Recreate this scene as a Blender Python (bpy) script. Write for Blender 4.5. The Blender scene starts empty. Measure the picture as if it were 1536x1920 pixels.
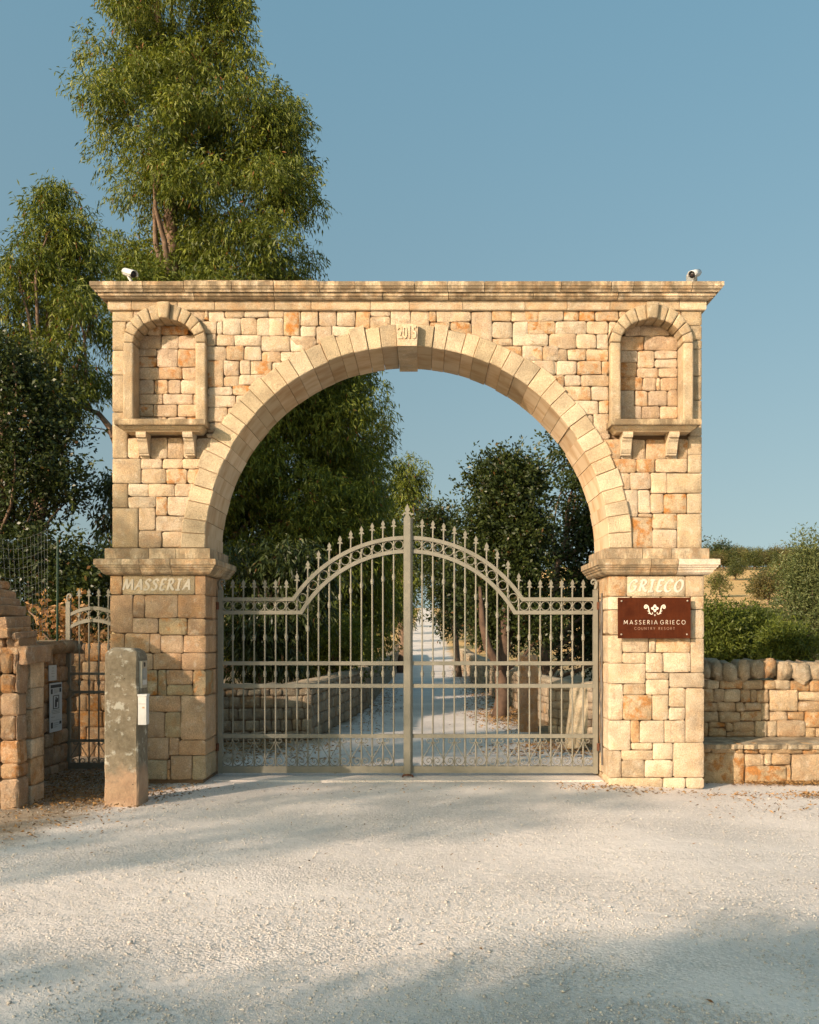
import bpy, bmesh, math, random
import numpy as np
from mathutils import Vector, Matrix

random.seed(7); NR = np.random.default_rng(7)
sc = bpy.context.scene
C = sc.collection
R = math.radians

# ------------------------------------------------------------------ camera
F, VX, VY, D0, EYE = 1800.0, 798.0, 1190.0, 10.286, 1.6   # focal (photo px), vanishing point, distance to wall, eye height
cam = bpy.data.cameras.new('camera'); cam_o = bpy.data.objects.new('camera', cam); C.objects.link(cam_o)
cam.sensor_fit = 'AUTO'; cam.sensor_width = 36.0; cam.lens = F/1920*36
cam.shift_x = -(VX-768)/1920; cam.shift_y = (VY-960)/1920
cam.clip_start = 0.1; cam.clip_end = 2000
cam_o.location = (0, -D0, EYE); cam_o.rotation_euler = (R(90), 0, 0)
sc.camera = cam_o

# ------------------------------------------------------------------ sky, sun, exposure
SUN = Vector((-0.96, -1.0, 0.53)).normalized()
elev = math.asin(SUN.z); azim = math.atan2(SUN.x, SUN.y)
w = bpy.data.worlds.new('World'); sc.world = w; w.use_nodes = True
nt = w.node_tree; bg = nt.nodes['Background']
sky = nt.nodes.new('ShaderNodeTexSky'); sky.sky_type = 'NISHITA'; sky.sun_disc = False
sky.sun_elevation = elev; sky.sun_rotation = azim; sky.altitude = 100
tcw = nt.nodes.new('ShaderNodeTexCoord'); adv = nt.nodes.new('ShaderNodeVectorMath'); adv.operation = 'ADD'; adv.inputs[1].default_value = (0, 0, .30)
nrv = nt.nodes.new('ShaderNodeVectorMath'); nrv.operation = 'NORMALIZE'      # sky read a little higher up: no white band at the horizon
nt.links.new(tcw.outputs['Generated'], adv.inputs[0]); nt.links.new(adv.outputs[0], nrv.inputs[0]); nt.links.new(nrv.outputs[0], sky.inputs['Vector'])
sky.air_density = 1.0; sky.dust_density = 3.5; sky.ozone_density = 1.0
gam = nt.nodes.new('ShaderNodeGamma'); gam.inputs[1].default_value = 1.0; nt.links.new(sky.outputs[0], gam.inputs[0])     # photograph's flatter sky contrast
tintn = nt.nodes.new('ShaderNodeMix'); tintn.data_type = 'RGBA'; tintn.blend_type = 'MULTIPLY'; tintn.inputs[0].default_value = 1.0
sxz = nt.nodes.new('ShaderNodeSeparateXYZ'); nt.links.new(tcw.outputs['Generated'], sxz.inputs[0])
hzr = nt.nodes.new('ShaderNodeValToRGB'); nt.links.new(sxz.outputs[2], hzr.inputs[0])          # dry haze: greyer low, teal high
hzr.color_ramp.elements[0].position = 0.0; hzr.color_ramp.elements[0].color = (1.22, 1.0, .66, 1)
hzr.color_ramp.elements[1].position = .55; hzr.color_ramp.elements[1].color = (1.13, 1.40, 1.13, 1)
nt.links.new(gam.outputs[0], tintn.inputs[6]); nt.links.new(hzr.outputs[0], tintn.inputs[7])      # the photograph's slightly teal sky
nt.links.new(tintn.outputs[2], bg.inputs['Color']); bg.inputs['Strength'].default_value = 0.132
sun = bpy.data.lights.new('sun', 'SUN'); sun.energy = 4.2; sun.angle = R(0.5); sun.color = (1.0, 0.795, 0.615)
sun_o = bpy.data.objects.new('sun', sun); C.objects.link(sun_o); sun_o.location = (-20, -25, 20)
sun_o.rotation_euler = (-SUN).to_track_quat('-Z', 'Y').to_euler()
vs = sc.view_settings; vs.view_transform = 'Standard'; vs.look = 'None'; vs.exposure = 0.70; vs.gamma = 1.0
try: vs.use_curve_mapping = False
except Exception: pass
sc.cycles.max_bounces = 6; sc.cycles.transparent_max_bounces = 4

# ------------------------------------------------------------------ helpers
def P(px, py, Y=0.0):
    d = Y + D0
    return Vector(((px-VX)*d/F, Y, EYE + (VY-py)*d/F))
def X(px, Y=0.0): return (px-VX)*(Y+D0)/F
def Z(py, Y=0.0): return EYE + (VY-py)*(Y+D0)/F

class MB:
    def __init__(s): s.v = []; s.f = []
    def add(s, vs_, fs):
        n = len(s.v); s.v += [tuple(p) for p in vs_]; s.f += [tuple(i+n for i in f) for f in fs]; return s
    def box(s, a, b):
        (x0,y0,z0),(x1,y1,z1) = a, b
        return s.add([(x0,y0,z0),(x1,y0,z0),(x1,y1,z0),(x0,y1,z0),(x0,y0,z1),(x1,y0,z1),(x1,y1,z1),(x0,y1,z1)],
                     [(0,3,2,1),(4,5,6,7),(0,1,5,4),(1,2,6,5),(2,3,7,6),(3,0,4,7)])
    def tube(s, pts, rad, n=6, cap=True):
        pts = [Vector(p) for p in pts]; k = len(pts)
        if not hasattr(rad, '__len__'): rad = [rad]*k
        t0 = (pts[1]-pts[0]).normalized()
        ref = Vector((0,1,0)) if abs(t0.y) < .8 else Vector((1,0,0))
        vs_ = []; 
        for i, p in enumerate(pts):
            t = (pts[min(i+1,k-1)] - pts[max(i-1,0)]).normalized()
            u = t.cross(ref)
            if u.length < 1e-4: u = t.orthogonal()
            u.normalize(); q = t.cross(u).normalized(); ref = u.cross(t).normalized() if False else ref
            for j in range(n):
                a = 2*math.pi*j/n
                vs_.append(p + (u*math.cos(a) + q*math.sin(a))*rad[i])
        fs = [(i*n+j, i*n+(j+1)%n, (i+1)*n+(j+1)%n, (i+1)*n+j) for i in range(k-1) for j in range(n)]
        if cap: fs += [tuple(range(n))[::-1], tuple((k-1)*n+j for j in range(n))]
        return s.add(vs_, fs)
    def lathe(s, prof, n=10, cx=0, cy=0):           # prof: (r, z)
        vs_ = [(cx+r*math.cos(2*math.pi*j/n), cy+r*math.sin(2*math.pi*j/n), z) for r, z in prof for j in range(n)]
        k = len(prof)
        fs = [(i*n+j, i*n+(j+1)%n, (i+1)*n+(j+1)%n, (i+1)*n+j) for i in range(k-1) for j in range(n)]
        fs += [tuple(range(n))[::-1], tuple((k-1)*n+j for j in range(n))]
        return s.add(vs_, fs)
    def loft(s, A, B):                              # two closed outlines of equal length, capped
        n = len(A); fs = [(i, (i+1)%n, n+(i+1)%n, n+i) for i in range(n)]
        return s.add(list(A)+list(B), fs + [tuple(range(n))[::-1], tuple(range(n, 2*n))])
    def strip(s, top, bot, y0, y1):                 # band between two polylines in XZ, with depth
        n = len(top); V = []
        for (x,z) in top: V += [(x,y0,z),(x,y1,z)]
        for (x,z) in bot: V += [(x,y0,z),(x,y1,z)]
        T = lambda i,k: 2*i+k
        B = lambda i,k: 2*n+2*i+k
        f = []
        for i in range(n-1):
            f += [(T(i,0),B(i,0),B(i+1,0),T(i+1,0)), (T(i,1),T(i+1,1),B(i+1,1),B(i,1)),
                  (T(i,0),T(i+1,0),T(i+1,1),T(i,1)), (B(i,0),B(i,1),B(i+1,1),B(i+1,0))]
        f += [(T(0,0),T(0,1),B(0,1),B(0,0)), (T(n-1,0),B(n-1,0),B(n-1,1),T(n-1,1))]
        return s.add(V, f)
    def mesh(s, name, smooth=False, fix=True):
        m = bpy.data.meshes.new(name); m.from_pydata(s.v, [], s.f); 
        if fix:
            b = bmesh.new(); b.from_mesh(m); bmesh.ops.recalc_face_normals(b, faces=b.faces); b.to_mesh(m); b.free()
        if smooth: m.polygons.foreach_set('use_smooth', [True]*len(m.polygons))
        m.update(); return m
    def build(s, name, mat, parent=None, smooth=False, origin=None):
        if origin is not None:
            o_ = Vector(origin); s.v = [tuple(Vector(p)-o_) for p in s.v]
        o = obj(name, s.mesh(name, smooth), mat, parent, loc=origin or (0,0,0)); return o

def W(o):
    b = Matrix.Translation(o.location) @ o.rotation_euler.to_matrix().to_4x4() @ Matrix.Diagonal(o.scale.to_4d())
    return W(o.parent) @ o.matrix_parent_inverse @ b if o.parent else b
def setpar(o, parent):
    if parent is not None:
        o.parent = parent; o.matrix_parent_inverse = W(parent).inverted()
def obj(name, me, mat=None, parent=None, loc=(0,0,0), rz=0.0):
    o = bpy.data.objects.new(name, me); C.objects.link(o); o.location = loc; o.rotation_euler = (0,0,rz)
    if mat is not None and me is not None and not me.materials: me.materials.append(mat)
    setpar(o, parent); return o
def tag(o, label, cat, group=None, kind=None):
    o['label'] = label; o['category'] = cat
    if group: o['group'] = group
    if kind: o['kind'] = kind
    return o
def thing(name, label, cat, loc=(0,0,0), group=None):
    o = obj(name, None, loc=loc); return tag(o, label, cat, group)
def structure(o): o['kind'] = 'structure'; return o

# ------------------------------------------------------------------ materials
def mat(name):
    m = bpy.data.materials.new(name); m.use_nodes = True; t = m.node_tree
    return m, t, t.nodes['Principled BSDF']
def N(t, typ, **kw):
    n = t.nodes.new(typ)
    for k, v in kw.items():
        if k in n.inputs: n.inputs[k].default_value = v
        else: setattr(n, k, v)
    return n
def L(t, a, b): t.links.new(a, b)
def noise(t, vec, scale, detail=3, rough=.55):
    n = N(t, 'ShaderNodeTexNoise'); n.inputs['Scale'].default_value = scale
    n.inputs['Detail'].default_value = detail; n.inputs['Roughness'].default_value = rough
    if vec is not None: L(t, vec, n.inputs['Vector'])
    return n.outputs['Fac']
def ramp(t, fac, a, b, ca=(0,0,0,1), cb=(1,1,1,1)):
    r = N(t, 'ShaderNodeValToRGB'); L(t, fac, r.inputs[0])
    r.color_ramp.elements[0].position = a; r.color_ramp.elements[1].position = b
    r.color_ramp.elements[0].color = ca; r.color_ramp.elements[1].color = cb
    return r.outputs[0]
def mix(t, fac, a, b, mode='MIX'):
    m = N(t, 'ShaderNodeMix', data_type='RGBA', blend_type=mode)
    for s, v in ((m.inputs[0], fac), (m.inputs[6], a), (m.inputs[7], b)):
        if hasattr(v, 'links'): L(t, v, s)
        elif isinstance(v, (int, float)): s.default_value = v
        else: s.default_value = (*v, 1) if len(v) == 3 else v
    return m.outputs[2]
def math_(t, op, a, b=None, clamp=False):
    m = N(t, 'ShaderNodeMath', operation=op, use_clamp=clamp)
    for s, v in zip(m.inputs, (a, b)):
        if v is None: continue
        if hasattr(v, 'links'): L(t, v, s)
        else: s.default_value = v
    return m.outputs[0]
def bump(t, bsdf, h, strength, dist, prev=None):
    b = N(t, 'ShaderNodeBump'); b.inputs['Strength'].default_value = strength; b.inputs['Distance'].default_value = dist
    L(t, h, b.inputs['Height'])
    if prev is not None: L(t, prev, b.inputs['Normal'])
    L(t, b.outputs[0], bsdf.inputs['Normal']); return b.outputs[0]
def obj_vec(t):
    """object coordinates moved by the object's own random number, so no two pieces repeat"""
    tc = N(t, 'ShaderNodeTexCoord'); oi = N(t, 'ShaderNodeObjectInfo')
    mul = math_(t, 'MULTIPLY', oi.outputs['Random'], 57.0)
    va = N(t, 'ShaderNodeVectorMath', operation='ADD'); L(t, tc.outputs['Object'], va.inputs[0]); L(t, mul, va.inputs[1])
    return va.outputs[0], oi

def stone_material(name, rock=.6, peck=.5, stain=0.0, lichen=.25, rust=(.52,.225,.06)):
    m, t, b = mat(name); v, oi = obj_vec(t)
    c = oi.outputs['Color']
    c = mix(t, 1.0, c, ramp(t, noise(t, v, 5, 4), .3, .7, (.72,.70,.68,1), (1.18,1.16,1.12,1)), 'MULTIPLY')
    c = mix(t, math_(t,'MULTIPLY', ramp(t, noise(t, v, 8.5, 6, .7), .48, .66), .4), c, (.60,.40,.21))
    c = mix(t, math_(t,'MULTIPLY', ramp(t, noise(t, v, 12, 4, .6), .56, .7), .45), c, (.76,.68,.56))
    rm = math_(t, 'MULTIPLY', ramp(t, noise(t, v, 9, 6, .65), .475, .60), oi.outputs['Alpha'], True)
    c = mix(t, rm, c, rust)
    li = math_(t, 'MULTIPLY', ramp(t, noise(t, v, 13, 5, .7), .56, .72), lichen)
    c = mix(t, li, c, (.26,.25,.19))
    sp = ramp(t, noise(t, v, 90, 3, .7), .3, .72, (.62,.58,.52,1), (1.2,1.19,1.18,1))
    c = mix(t, .9, c, sp, 'MULTIPLY')
    if stain:
        mp = N(t, 'ShaderNodeMapping'); mp.inputs['Scale'].default_value = (2.2, 2.2, .8); L(t, v, mp.inputs[0])
        st = math_(t, 'MULTIPLY', ramp(t, noise(t, mp.outputs[0], 3.2, 6, .7), .39, .55), stain)
        c = mix(t, st, c, (.085,.062,.038))
    pits = ramp(t, noise(t, v, 42, 2, .5), .66, .76)
    c = mix(t, math_(t, 'MULTIPLY', pits, .35), c, (.16,.10,.05))
    L(t, c, b.inputs['Base Color']); b.inputs['Roughness'].default_value = .92
    b.inputs['Specular IOR Level'].default_value = .2
    n1 = bump(t, b, noise(t, v, 17, 7, .72), rock, .06)
    n2 = bump(t, b, noise(t, v, 75, 4, .7), peck, .02, n1)
    bump(t, b, noise(t, v, 190, 3, .6), peck, .006, n2)
    return m
M_rubble = stone_material('rubble_stone', .65, .6, 0, .22)
M_ashlar = stone_material('ashlar_stone', .22, .75, 0, .18)
M_smooth = stone_material('smooth_stone', .12, .3, .15, .1)
M_cornice = stone_material('cornice_stone', .15, .35, .7, .2)
M_impost = stone_material('impost_stone', .15, .45, .55, .7)
M_dry = stone_material('drystone', .8, .6, .10, .28)

def plain(name, col, rough=.6, metal=0, var=.12, scale=12, bmp=0, spec=.4):
    m, t, b = mat(name); v, oi = obj_vec(t)
    a = tuple(x*(1-var) for x in col)+(1,); z = tuple(min(1,x*(1+var)) for x in col)+(1,)
    L(t, ramp(t, noise(t, v, scale, 5), .3, .7, a, z), b.inputs['Base Color'])
    b.inputs['Roughness'].default_value = rough; b.inputs['Metallic'].default_value = metal
    b.inputs['Specular IOR Level'].default_value = spec
    if bmp: bump(t, b, noise(t, v, scale*4, 4), bmp, .005)
    return m
M_core = plain('joint_earth', (.20,.13,.075), .95, bmp=.5)
M_black = plain('black_plastic', (.02,.02,.02), .5)
M_white = plain('white_plastic', (.55,.545,.53), .45, var=.06)
M_lens = plain('lens_glass', (.03,.02,.02), .1)
M_grey = plain('grey_plastic', (.28,.29,.28), .5)
M_print = plain('dark_print', (.05,.05,.055), .7)
M_board = plain('notice_board', (.55,.57,.58), .55, var=.05)
M_letter = plain('carved_letter', (.57,.51,.42), .9, bmp=.4)
M_cut = plain('cut_out_letter', (.72,.62,.50), .8)
M_rod = plain('cable', (.10,.09,.08), .6)
M_postgreen = plain('green_post', (.012,.04,.022), .5)
M_wire = plain('galvanised_wire', (.28,.28,.26), .5, .5)

def gate_material():
    m, t, b = mat('gate_paint'); v, oi = obj_vec(t)
    g = N(t, 'ShaderNodeNewGeometry')
    c = ramp(t, noise(t, g.outputs['Position'], 7, 6, .7), .3, .72, (.165,.155,.122,1), (.225,.208,.165,1))
    c = mix(t, ramp(t, noise(t, g.outputs['Position'], 30, 5, .75), .68, .78), c, (.24,.15,.075))
    L(t, c, b.inputs['Base Color']); b.inputs['Roughness'].default_value = .55; b.inputs['Specular IOR Level'].default_value = .35
    bump(t, b, noise(t, g.outputs['Position'], 160, 3), .25, .002)
    return m
M_gate = gate_material()
def corten():
    m, t, b = mat('corten_steel'); v, oi = obj_vec(t)
    c = ramp(t, noise(t, v, 9, 7, .7), .3, .7, (.040,.0085,.0025,1), (.078,.018,.005,1))
    mp = N(t, 'ShaderNodeMapping'); mp.inputs['Scale'].default_value = (14, 14, .8); L(t, v, mp.inputs[0])
    c = mix(t, math_(t,'MULTIPLY', ramp(t, noise(t, mp.outputs[0], 3, 4), .5, .75), .5), c, (.075,.022,.009))
    L(t, c, b.inputs['Base Color']); b.inputs['Roughness'].default_value = .8; b.inputs['Specular IOR Level'].default_value = .1
    bump(t, b, noise(t, v, 200, 3), .3, .002); return m
M_corten = corten()
M_rust = plain('rusty_iron', (.10,.035,.015), .8, var=.4, scale=40, bmp=.5)

def bollard_material():
    m, t, b = mat('lichen_stone'); v, oi = obj_vec(t)
    c = ramp(t, noise(t, v, 6, 5), .3, .7, (.30,.19,.12,1), (.45,.31,.20,1))
    tc = N(t, 'ShaderNodeTexCoord'); sp = N(t, 'ShaderNodeSeparateXYZ'); L(t, tc.outputs['Object'], sp.inputs[0])
    h = math_(t, 'ADD', sp.outputs[2], math_(t, 'MULTIPLY', noise(t, v, 5, 5), .7))
    gm = ramp(t, h, .62, .78)
    c = mix(t, math_(t,'MULTIPLY', gm, .85), c, mix(t, ramp(t, noise(t, v, 18, 6, .7), .35, .65), (.10,.09,.06), (.20,.18,.13)))
    wl = math_(t, 'MULTIPLY', ramp(t, noise(t, v, 11, 6, .68), .55, .63), gm)
    c = mix(t, math_(t,'MULTIPLY', wl, .75), c, (.44,.43,.37))
    c = mix(t, ramp(t, noise(t, v, 24, 4, .6), .67, .72), c, (.05,.045,.03))
    L(t, c, b.inputs['Base Color']); b.inputs['Roughness'].default_value = .95
    n1 = bump(t, b, noise(t, v, 22, 5, .65), .6, .02); bump(t, b, noise(t, v, 130, 3), .5, .005, n1)
    return m
M_bollard = bollard_material()

def leaf_material(name, dark, light, dry=None, trans=.25, rough=.5):
    m, t, b = mat(name); g = N(t, 'ShaderNodeNewGeometry')
    rnd = g.outputs['Random Per Island']
    c = ramp(t, rnd, 0, 1, (*dark,1), (*light,1))
    c = mix(t, 1.0, c, ramp(t, noise(t, g.outputs['Position'], .9, 3), .3, .7, (.7,.75,.7,1), (1.25,1.2,1.1,1)), 'MULTIPLY')
    if dry:
        c = mix(t, ramp(t, math_(t, 'FRACT', math_(t,'MULTIPLY', rnd, 37.0)), .982, .99), c, dry)
    L(t, c, b.inputs['Base Color']); b.inputs['Roughness'].default_value = rough; b.inputs['Specular IOR Level'].default_value = .3
    tr = N(t, 'ShaderNodeBsdfTranslucent'); L(t, mix(t, 1.0, c, (1.3,1.25,.5), 'MULTIPLY'), tr.inputs['Color'])
    ms = N(t, 'ShaderNodeMixShader'); ms.inputs[0].default_value = trans
    L(t, b.outputs[0], ms.inputs[1]); L(t, tr.outputs[0], ms.inputs[2]); L(t, ms.outputs[0], t.nodes['Material Output'].inputs[0])
    return m
M_euc = leaf_material('eucalyptus_leaf', (.042,.068,.010), (.190,.212,.030), (.22,.085,.03), .28)
M_oak = leaf_material('holm_oak_leaf', (.018,.030,.008), (.055,.070,.016), (.12,.06,.02), .15, .4)
M_olive = leaf_material('olive_leaf', (.060,.085,.028), (.150,.165,.065), None, .2)
M_bush = leaf_material('lentisk_leaf', (.040,.062,.012), (.150,.175,.030), None, .3)
M_far = leaf_material('grove_leaf', (.055,.065,.018), (.125,.125,.035), (.20,.10,.04), .15)
M_orange = leaf_material('pale_dry_leaf', (.30,.14,.06), (.62,.36,.18), None, .3)
M_litter = leaf_material('fallen_leaf', (.10,.05,.02), (.38,.22,.09), None, .1, .8)
M_bark = plain('bark', (.16,.105,.07), .95, var=.45, scale=7, bmp=.9)
M_bark_red = plain('red_bark', (.10,.06,.038), .95, var=.4, scale=7, bmp=.9)

def ground_material():
    m, t, b = mat('gravel_and_earth'); g = N(t, 'ShaderNodeNewGeometry'); pos = g.outputs['Position']
    sp = N(t, 'ShaderNodeSeparateXYZ'); L(t, pos, sp.inputs[0]); x, y = sp.outputs[0], sp.outputs[1]
    wob = math_(t, 'SUBTRACT', noise(t, pos, 1.7, 5, .65), .5)
    front = ramp(t, math_(t, 'ADD', math_(t, 'MULTIPLY', y, -.4), math_(t,'ADD', wob, 1.4)), 0, .5)
    dv = math_(t, 'ABSOLUTE', math_(t, 'SUBTRACT', x, .1))
    drive = ramp(t, math_(t, 'ADD', math_(t, 'MULTIPLY', dv, -1.0), math_(t,'ADD', math_(t,'MULTIPLY', wob, 1.3), 1.75)), 0, .45)
    # yard just inside the gate is wider
    yard = math_(t, 'MULTIPLY', ramp(t, math_(t,'ADD', math_(t,'MULTIPLY', y, -.5), 2.2), 0, .6), ramp(t, math_(t,'ADD', math_(t,'MULTIPLY', dv,-1.0), math_(t,'ADD', wob, 2.3)), 0, .6))
    gm = math_(t, 'MAXIMUM', math_(t, 'MAXIMUM', front, drive), yard)
    side = math_(t, 'SUBTRACT', math_(t, 'MULTIPLY', math_(t,'ADD', y, 3.26), .17), math_(t, 'ADD', x, 3.1))
    dirt = ramp(t, math_(t, 'ADD', side, math_(t,'MULTIPLY', wob, .9)), -.05, .45)
    # far right shoulder under the bench
    gm = math_(t, 'MULTIPLY', gm, math_(t, 'SUBTRACT', 1.0, math_(t,'MULTIPLY', math_(t,'MULTIPLY', dirt, front), .85)), True)
    big = noise(t, pos, .8, 4)
    v1 = N(t, 'ShaderNodeTexVoronoi'); v1.inputs['Scale'].default_value = 58; L(t, pos, v1.inputs['Vector'])
    v2 = N(t, 'ShaderNodeTexVoronoi'); v2.inputs['Scale'].default_value = 160; L(t, pos, v2.inputs['Vector'])
    grav = ramp(t, v1.outputs['Color'], 0, 1, (.58,.52,.475,1), (.83,.755,.705,1))
    grav = mix(t, math_(t,'MULTIPLY', ramp(t, v1.outputs['Distance'], .35, .75), .4), grav, (.42,.38,.33))
    dust = mix(t, noise(t, pos, 60, 4), (.70,.63,.575), (.81,.735,.68))
    mpt = N(t, 'ShaderNodeMapping'); mpt.inputs['Scale'].default_value = (.45,1.5,1); mpt.inputs['Rotation'].default_value = (0,0,R(-14)); L(t, pos, mpt.inputs[0])
    dm = ramp(t, math_(t,'ADD', noise(t, mpt.outputs[0], .75, 5, .6), math_(t,'MULTIPLY', noise(t, pos, 5, 3), .25)), .5, .78)
    u_ = math_(t,'ADD', math_(t,'SUBTRACT', x, math_(t,'MULTIPLY', math_(t,'ADD', y, 2.0), .22)), math_(t,'MULTIPLY', wob, .5))      # two worn wheel tracks swinging in to the gate
    tr_ = math_(t,'ABSOLUTE', math_(t,'SUBTRACT', math_(t,'ABSOLUTE', u_), .78))
    tr_ = math_(t,'MULTIPLY', ramp(t, tr_, .10, .34, (1,1,1,1), (0,0,0,1)), ramp(t, noise(t, pos, 1.1, 4), .35, .6))
    dm = math_(t,'MAXIMUM', dm, math_(t,'MULTIPLY', tr_, .85))
    grav = mix(t, math_(t,'MULTIPLY', dm, .9), grav, dust)
    grav = mix(t, 1.0, grav, ramp(t, big, .3, .7, (.88,.87,.86,1), (1.06,1.05,1.04,1)), 'MULTIPLY')
    grav = mix(t, ramp(t, noise(t, pos, 33, 3, .8), .73, .78), grav, (.33,.28,.21))
    earth = mix(t, ramp(t, noise(t, pos, 9, 6, .7), .35, .65), (.17,.115,.065), (.33,.25,.16))
    field = mix(t, ramp(t, noise(t, pos, .25, 6, .65), .35, .65), (.50,.30,.12), (.62,.42,.19))
    far = ramp(t, math_(t,'MULTIPLY', y, .02), .55, .9)
    c = mix(t, gm, mix(t, far, earth, field), grav)
    L(t, c, b.inputs['Base Color']); b.inputs['Roughness'].default_value = .95; b.inputs['Specular IOR Level'].default_value = .1
    hgt = math_(t, 'MULTIPLY', math_(t,'SUBTRACT', 1.0, v1.outputs['Distance']), math_(t,'SUBTRACT', 1.05, dm))
    n1 = bump(t, b, hgt, .5, .012)
    n2 = bump(t, b, v2.outputs['Distance'], .35, .006, n1)
    bump(t, b, noise(t, pos, 11, 5, .65), .4, .03, n2)
    return m
M_ground = ground_material()
M_pebble = plain('limestone_chip', (.56,.52,.455), .9, var=.25, scale=40)
# ------------------------------------------------------------------ terrain
def smooth(t): t = np.clip(t, 0, 1); return t*t*(3-2*t)
def terrain(x, y):
    x = np.asarray(x, float); y = np.asarray(y, float); d = y + D0
    base = np.interp(d, [45,60,83,120,180,300,600], [0,.25,1.1,2.7,5.8,10,14])
    hill = np.interp(d, [18,40,60,100,150,175,200,260,400,600], [0,.7,1.8,4.8,9.6,12.6,15.2,20,25,27])
    t = smooth((x-6)/(.10*np.maximum(d,1)+5))
    z = base*(1-t) + hill*t
    z = z - .06*smooth((x-1.6)/1.6)*smooth((3-y)/1.5)
    return z
def axis(lo, hi, fine_lo, fine_hi, step, grow):
    a = list(np.arange(fine_lo, fine_hi+1e-6, step)); s = step
    while a[-1] < hi: s *= grow; a.append(a[-1]+s)
    s = step
    while a[0] > lo: s *= grow; a.insert(0, a[0]-s)
    return np.array(a)
gx = axis(-420, 420, -4.2, 4.2, .12, 1.12); gy = axis(-80, 560, -7, 3, .12, 1.08)
GX, GY = np.meshgrid(gx, gy); GZ = terrain(GX, GY)
near = smooth((14-np.abs(GY))/8)*smooth((14-np.abs(GX))/8)
GZ = GZ + near*(.012*np.sin(GX*1.9+GY*.7)*np.sin(GY*1.3-GX*.4) + NR.normal(0, .0022, GX.shape)) - near*.004
nx, ny = len(gx), len(gy)
idx = np.arange(nx*ny).reshape(ny, nx)
quads = np.stack([idx[:-1,:-1], idx[:-1,1:], idx[1:,1:], idx[1:,:-1]], -1).reshape(-1, 4)
gm = bpy.data.meshes.new('ground'); gm.from_pydata(np.stack([GX,GY,GZ],-1).reshape(-1,3).tolist(), [], quads.tolist())
gm.polygons.foreach_set('use_smooth', [True]*len(gm.polygons))
structure(obj('ground', gm, M_ground))

# ------------------------------------------------------------------ stones
def clip(poly, p, n):            # keep the side where (q-p).n >= 0
    out = []; k = len(poly)
    for i in range(k):
        a, b = poly[i], poly[(i+1)%k]
        da = (a[0]-p[0])*n[0]+(a[1]-p[1])*n[1]; db = (b[0]-p[0])*n[0]+(b[1]-p[1])*n[1]
        if da >= 0: out.append(a)
        if (da > 0 > db) or (da < 0 < db):
            t = da/(da-db); out.append((a[0]+(b[0]-a[0])*t, a[1]+(b[1]-a[1])*t))
    return out
def area(p): return .5*sum(p[i][0]*p[(i+1)%len(p)][1]-p[(i+1)%len(p)][0]*p[i][1] for i in range(len(p)))

def stone(parent, poly, frame=(0,0,0), depth=.10, proud=0.0, mat_=None, col=(.55,.42,.27), rust=0.0, name='stone',
          rough=.004, bev=.005, pillow=.004, gap=.0028, tilt=.007):
    """poly: outline in (u, z) on a wall frame (ox, oy, angle); u runs along the wall, local +y goes into it"""
    ox, oy, ang = frame
    if area(poly) < 0: poly = poly[::-1]
    if area(poly) < .0012: return None
    # inset by the joint, drop near-duplicate corners
    q = [poly[i] for i in range(len(poly)) if math.dist(poly[i], poly[i-1]) > .012]
    if len(q) < 3: return None
    k = len(q); cx = sum(p[0] for p in q)/k; cz = sum(p[1] for p in q)/k
    ring = []
    for i in range(k):
        a, b, c = Vector(q[i-1]), Vector(q[i]), Vector(q[(i+1)%k])
        e1 = (b-a); e2 = (c-b); l1, l2 = e1.length, e2.length; e1.normalize(); e2.normalize()
        r = min(max(bev*1.35, .018*random.uniform(.5,1.3)*(1 if rough > .002 else .4)), .3*l1, .3*l2)
        ring.append(b - e1*r); ring.append(b + e2*r*random.uniform(.7,1.3))
        ns = max(0, min(2, int((l2-2*r)/.11)))
        for s in range(ns): ring.append(b + e2*(r + (l2-2*r)*(s+1)/(ns+1)))
    m = len(ring); nrm = []
    for i in range(m):
        t = ring[(i+1)%m]-ring[i-1]; t.normalize(); nrm.append(Vector((-t.y, t.x)))      # inward for ccw
    w0 = min(max(p[0] for p in q)-min(p[0] for p in q), max(p[1] for p in q)-min(p[1] for p in q))
    ins = min(bev, .22*w0)
    ring = [p + n*(gap + random.uniform(-rough, rough)) for p, n in zip(ring, nrm)]
    ctr = Vector((cx, cz)); dx_ = max(p[0] for p in q)-min(p[0] for p in q); dz_ = max(p[1] for p in q)-min(p[1] for p in q); tx, tz = random.uniform(-tilt,tilt)/max(.12,dx_), random.uniform(-tilt,tilt)/max(.12,dz_)
    f = lambda p: -proud + (p.x-cx)*tx + (p.y-cz)*tz
    mb = MB(); V = []
    for p in ring: V.append((p.x-cx, depth, p.y-cz))
    for p in ring: V.append((p.x-cx, f(p)+bev*.9, p.y-cz))
    for p, n in zip(ring, nrm):
        p2 = p + n*ins; V.append((p2.x-cx, f(p2)+random.uniform(-1,1)*pillow*.35, p2.y-cz))
    for p, n in zip(ring, nrm):
        p2 = p.lerp(ctr, .5); V.append((p2.x-cx, f(p2)-pillow*random.uniform(.1,1), p2.y-cz))
    V.append((0, f(ctr)-pillow*random.uniform(.3,1), 0))
    fs = []
    for r_ in range(3):
        for i in range(m):
            j = (i+1)%m; fs.append((r_*m+i, r_*m+j, (r_+1)*m+j, (r_+1)*m+i))
    for i in range(m): fs.append((3*m+i, 3*m+(i+1)%m, 4*m))
    mb.add(V, fs)
    me = mb.mesh(name, smooth=True, fix=False); me.polygons.foreach_set('use_smooth', [False]*(2*m)+[True]*(len(fs)-2*m))
    ca, sa = math.cos(ang), math.sin(ang)
    o = obj(name, me, mat_ or M_rubble, parent, loc=(ox+cx*ca, oy+cx*sa, cz), rz=ang)
    o.color = (*col, rust)
    return o

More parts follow.
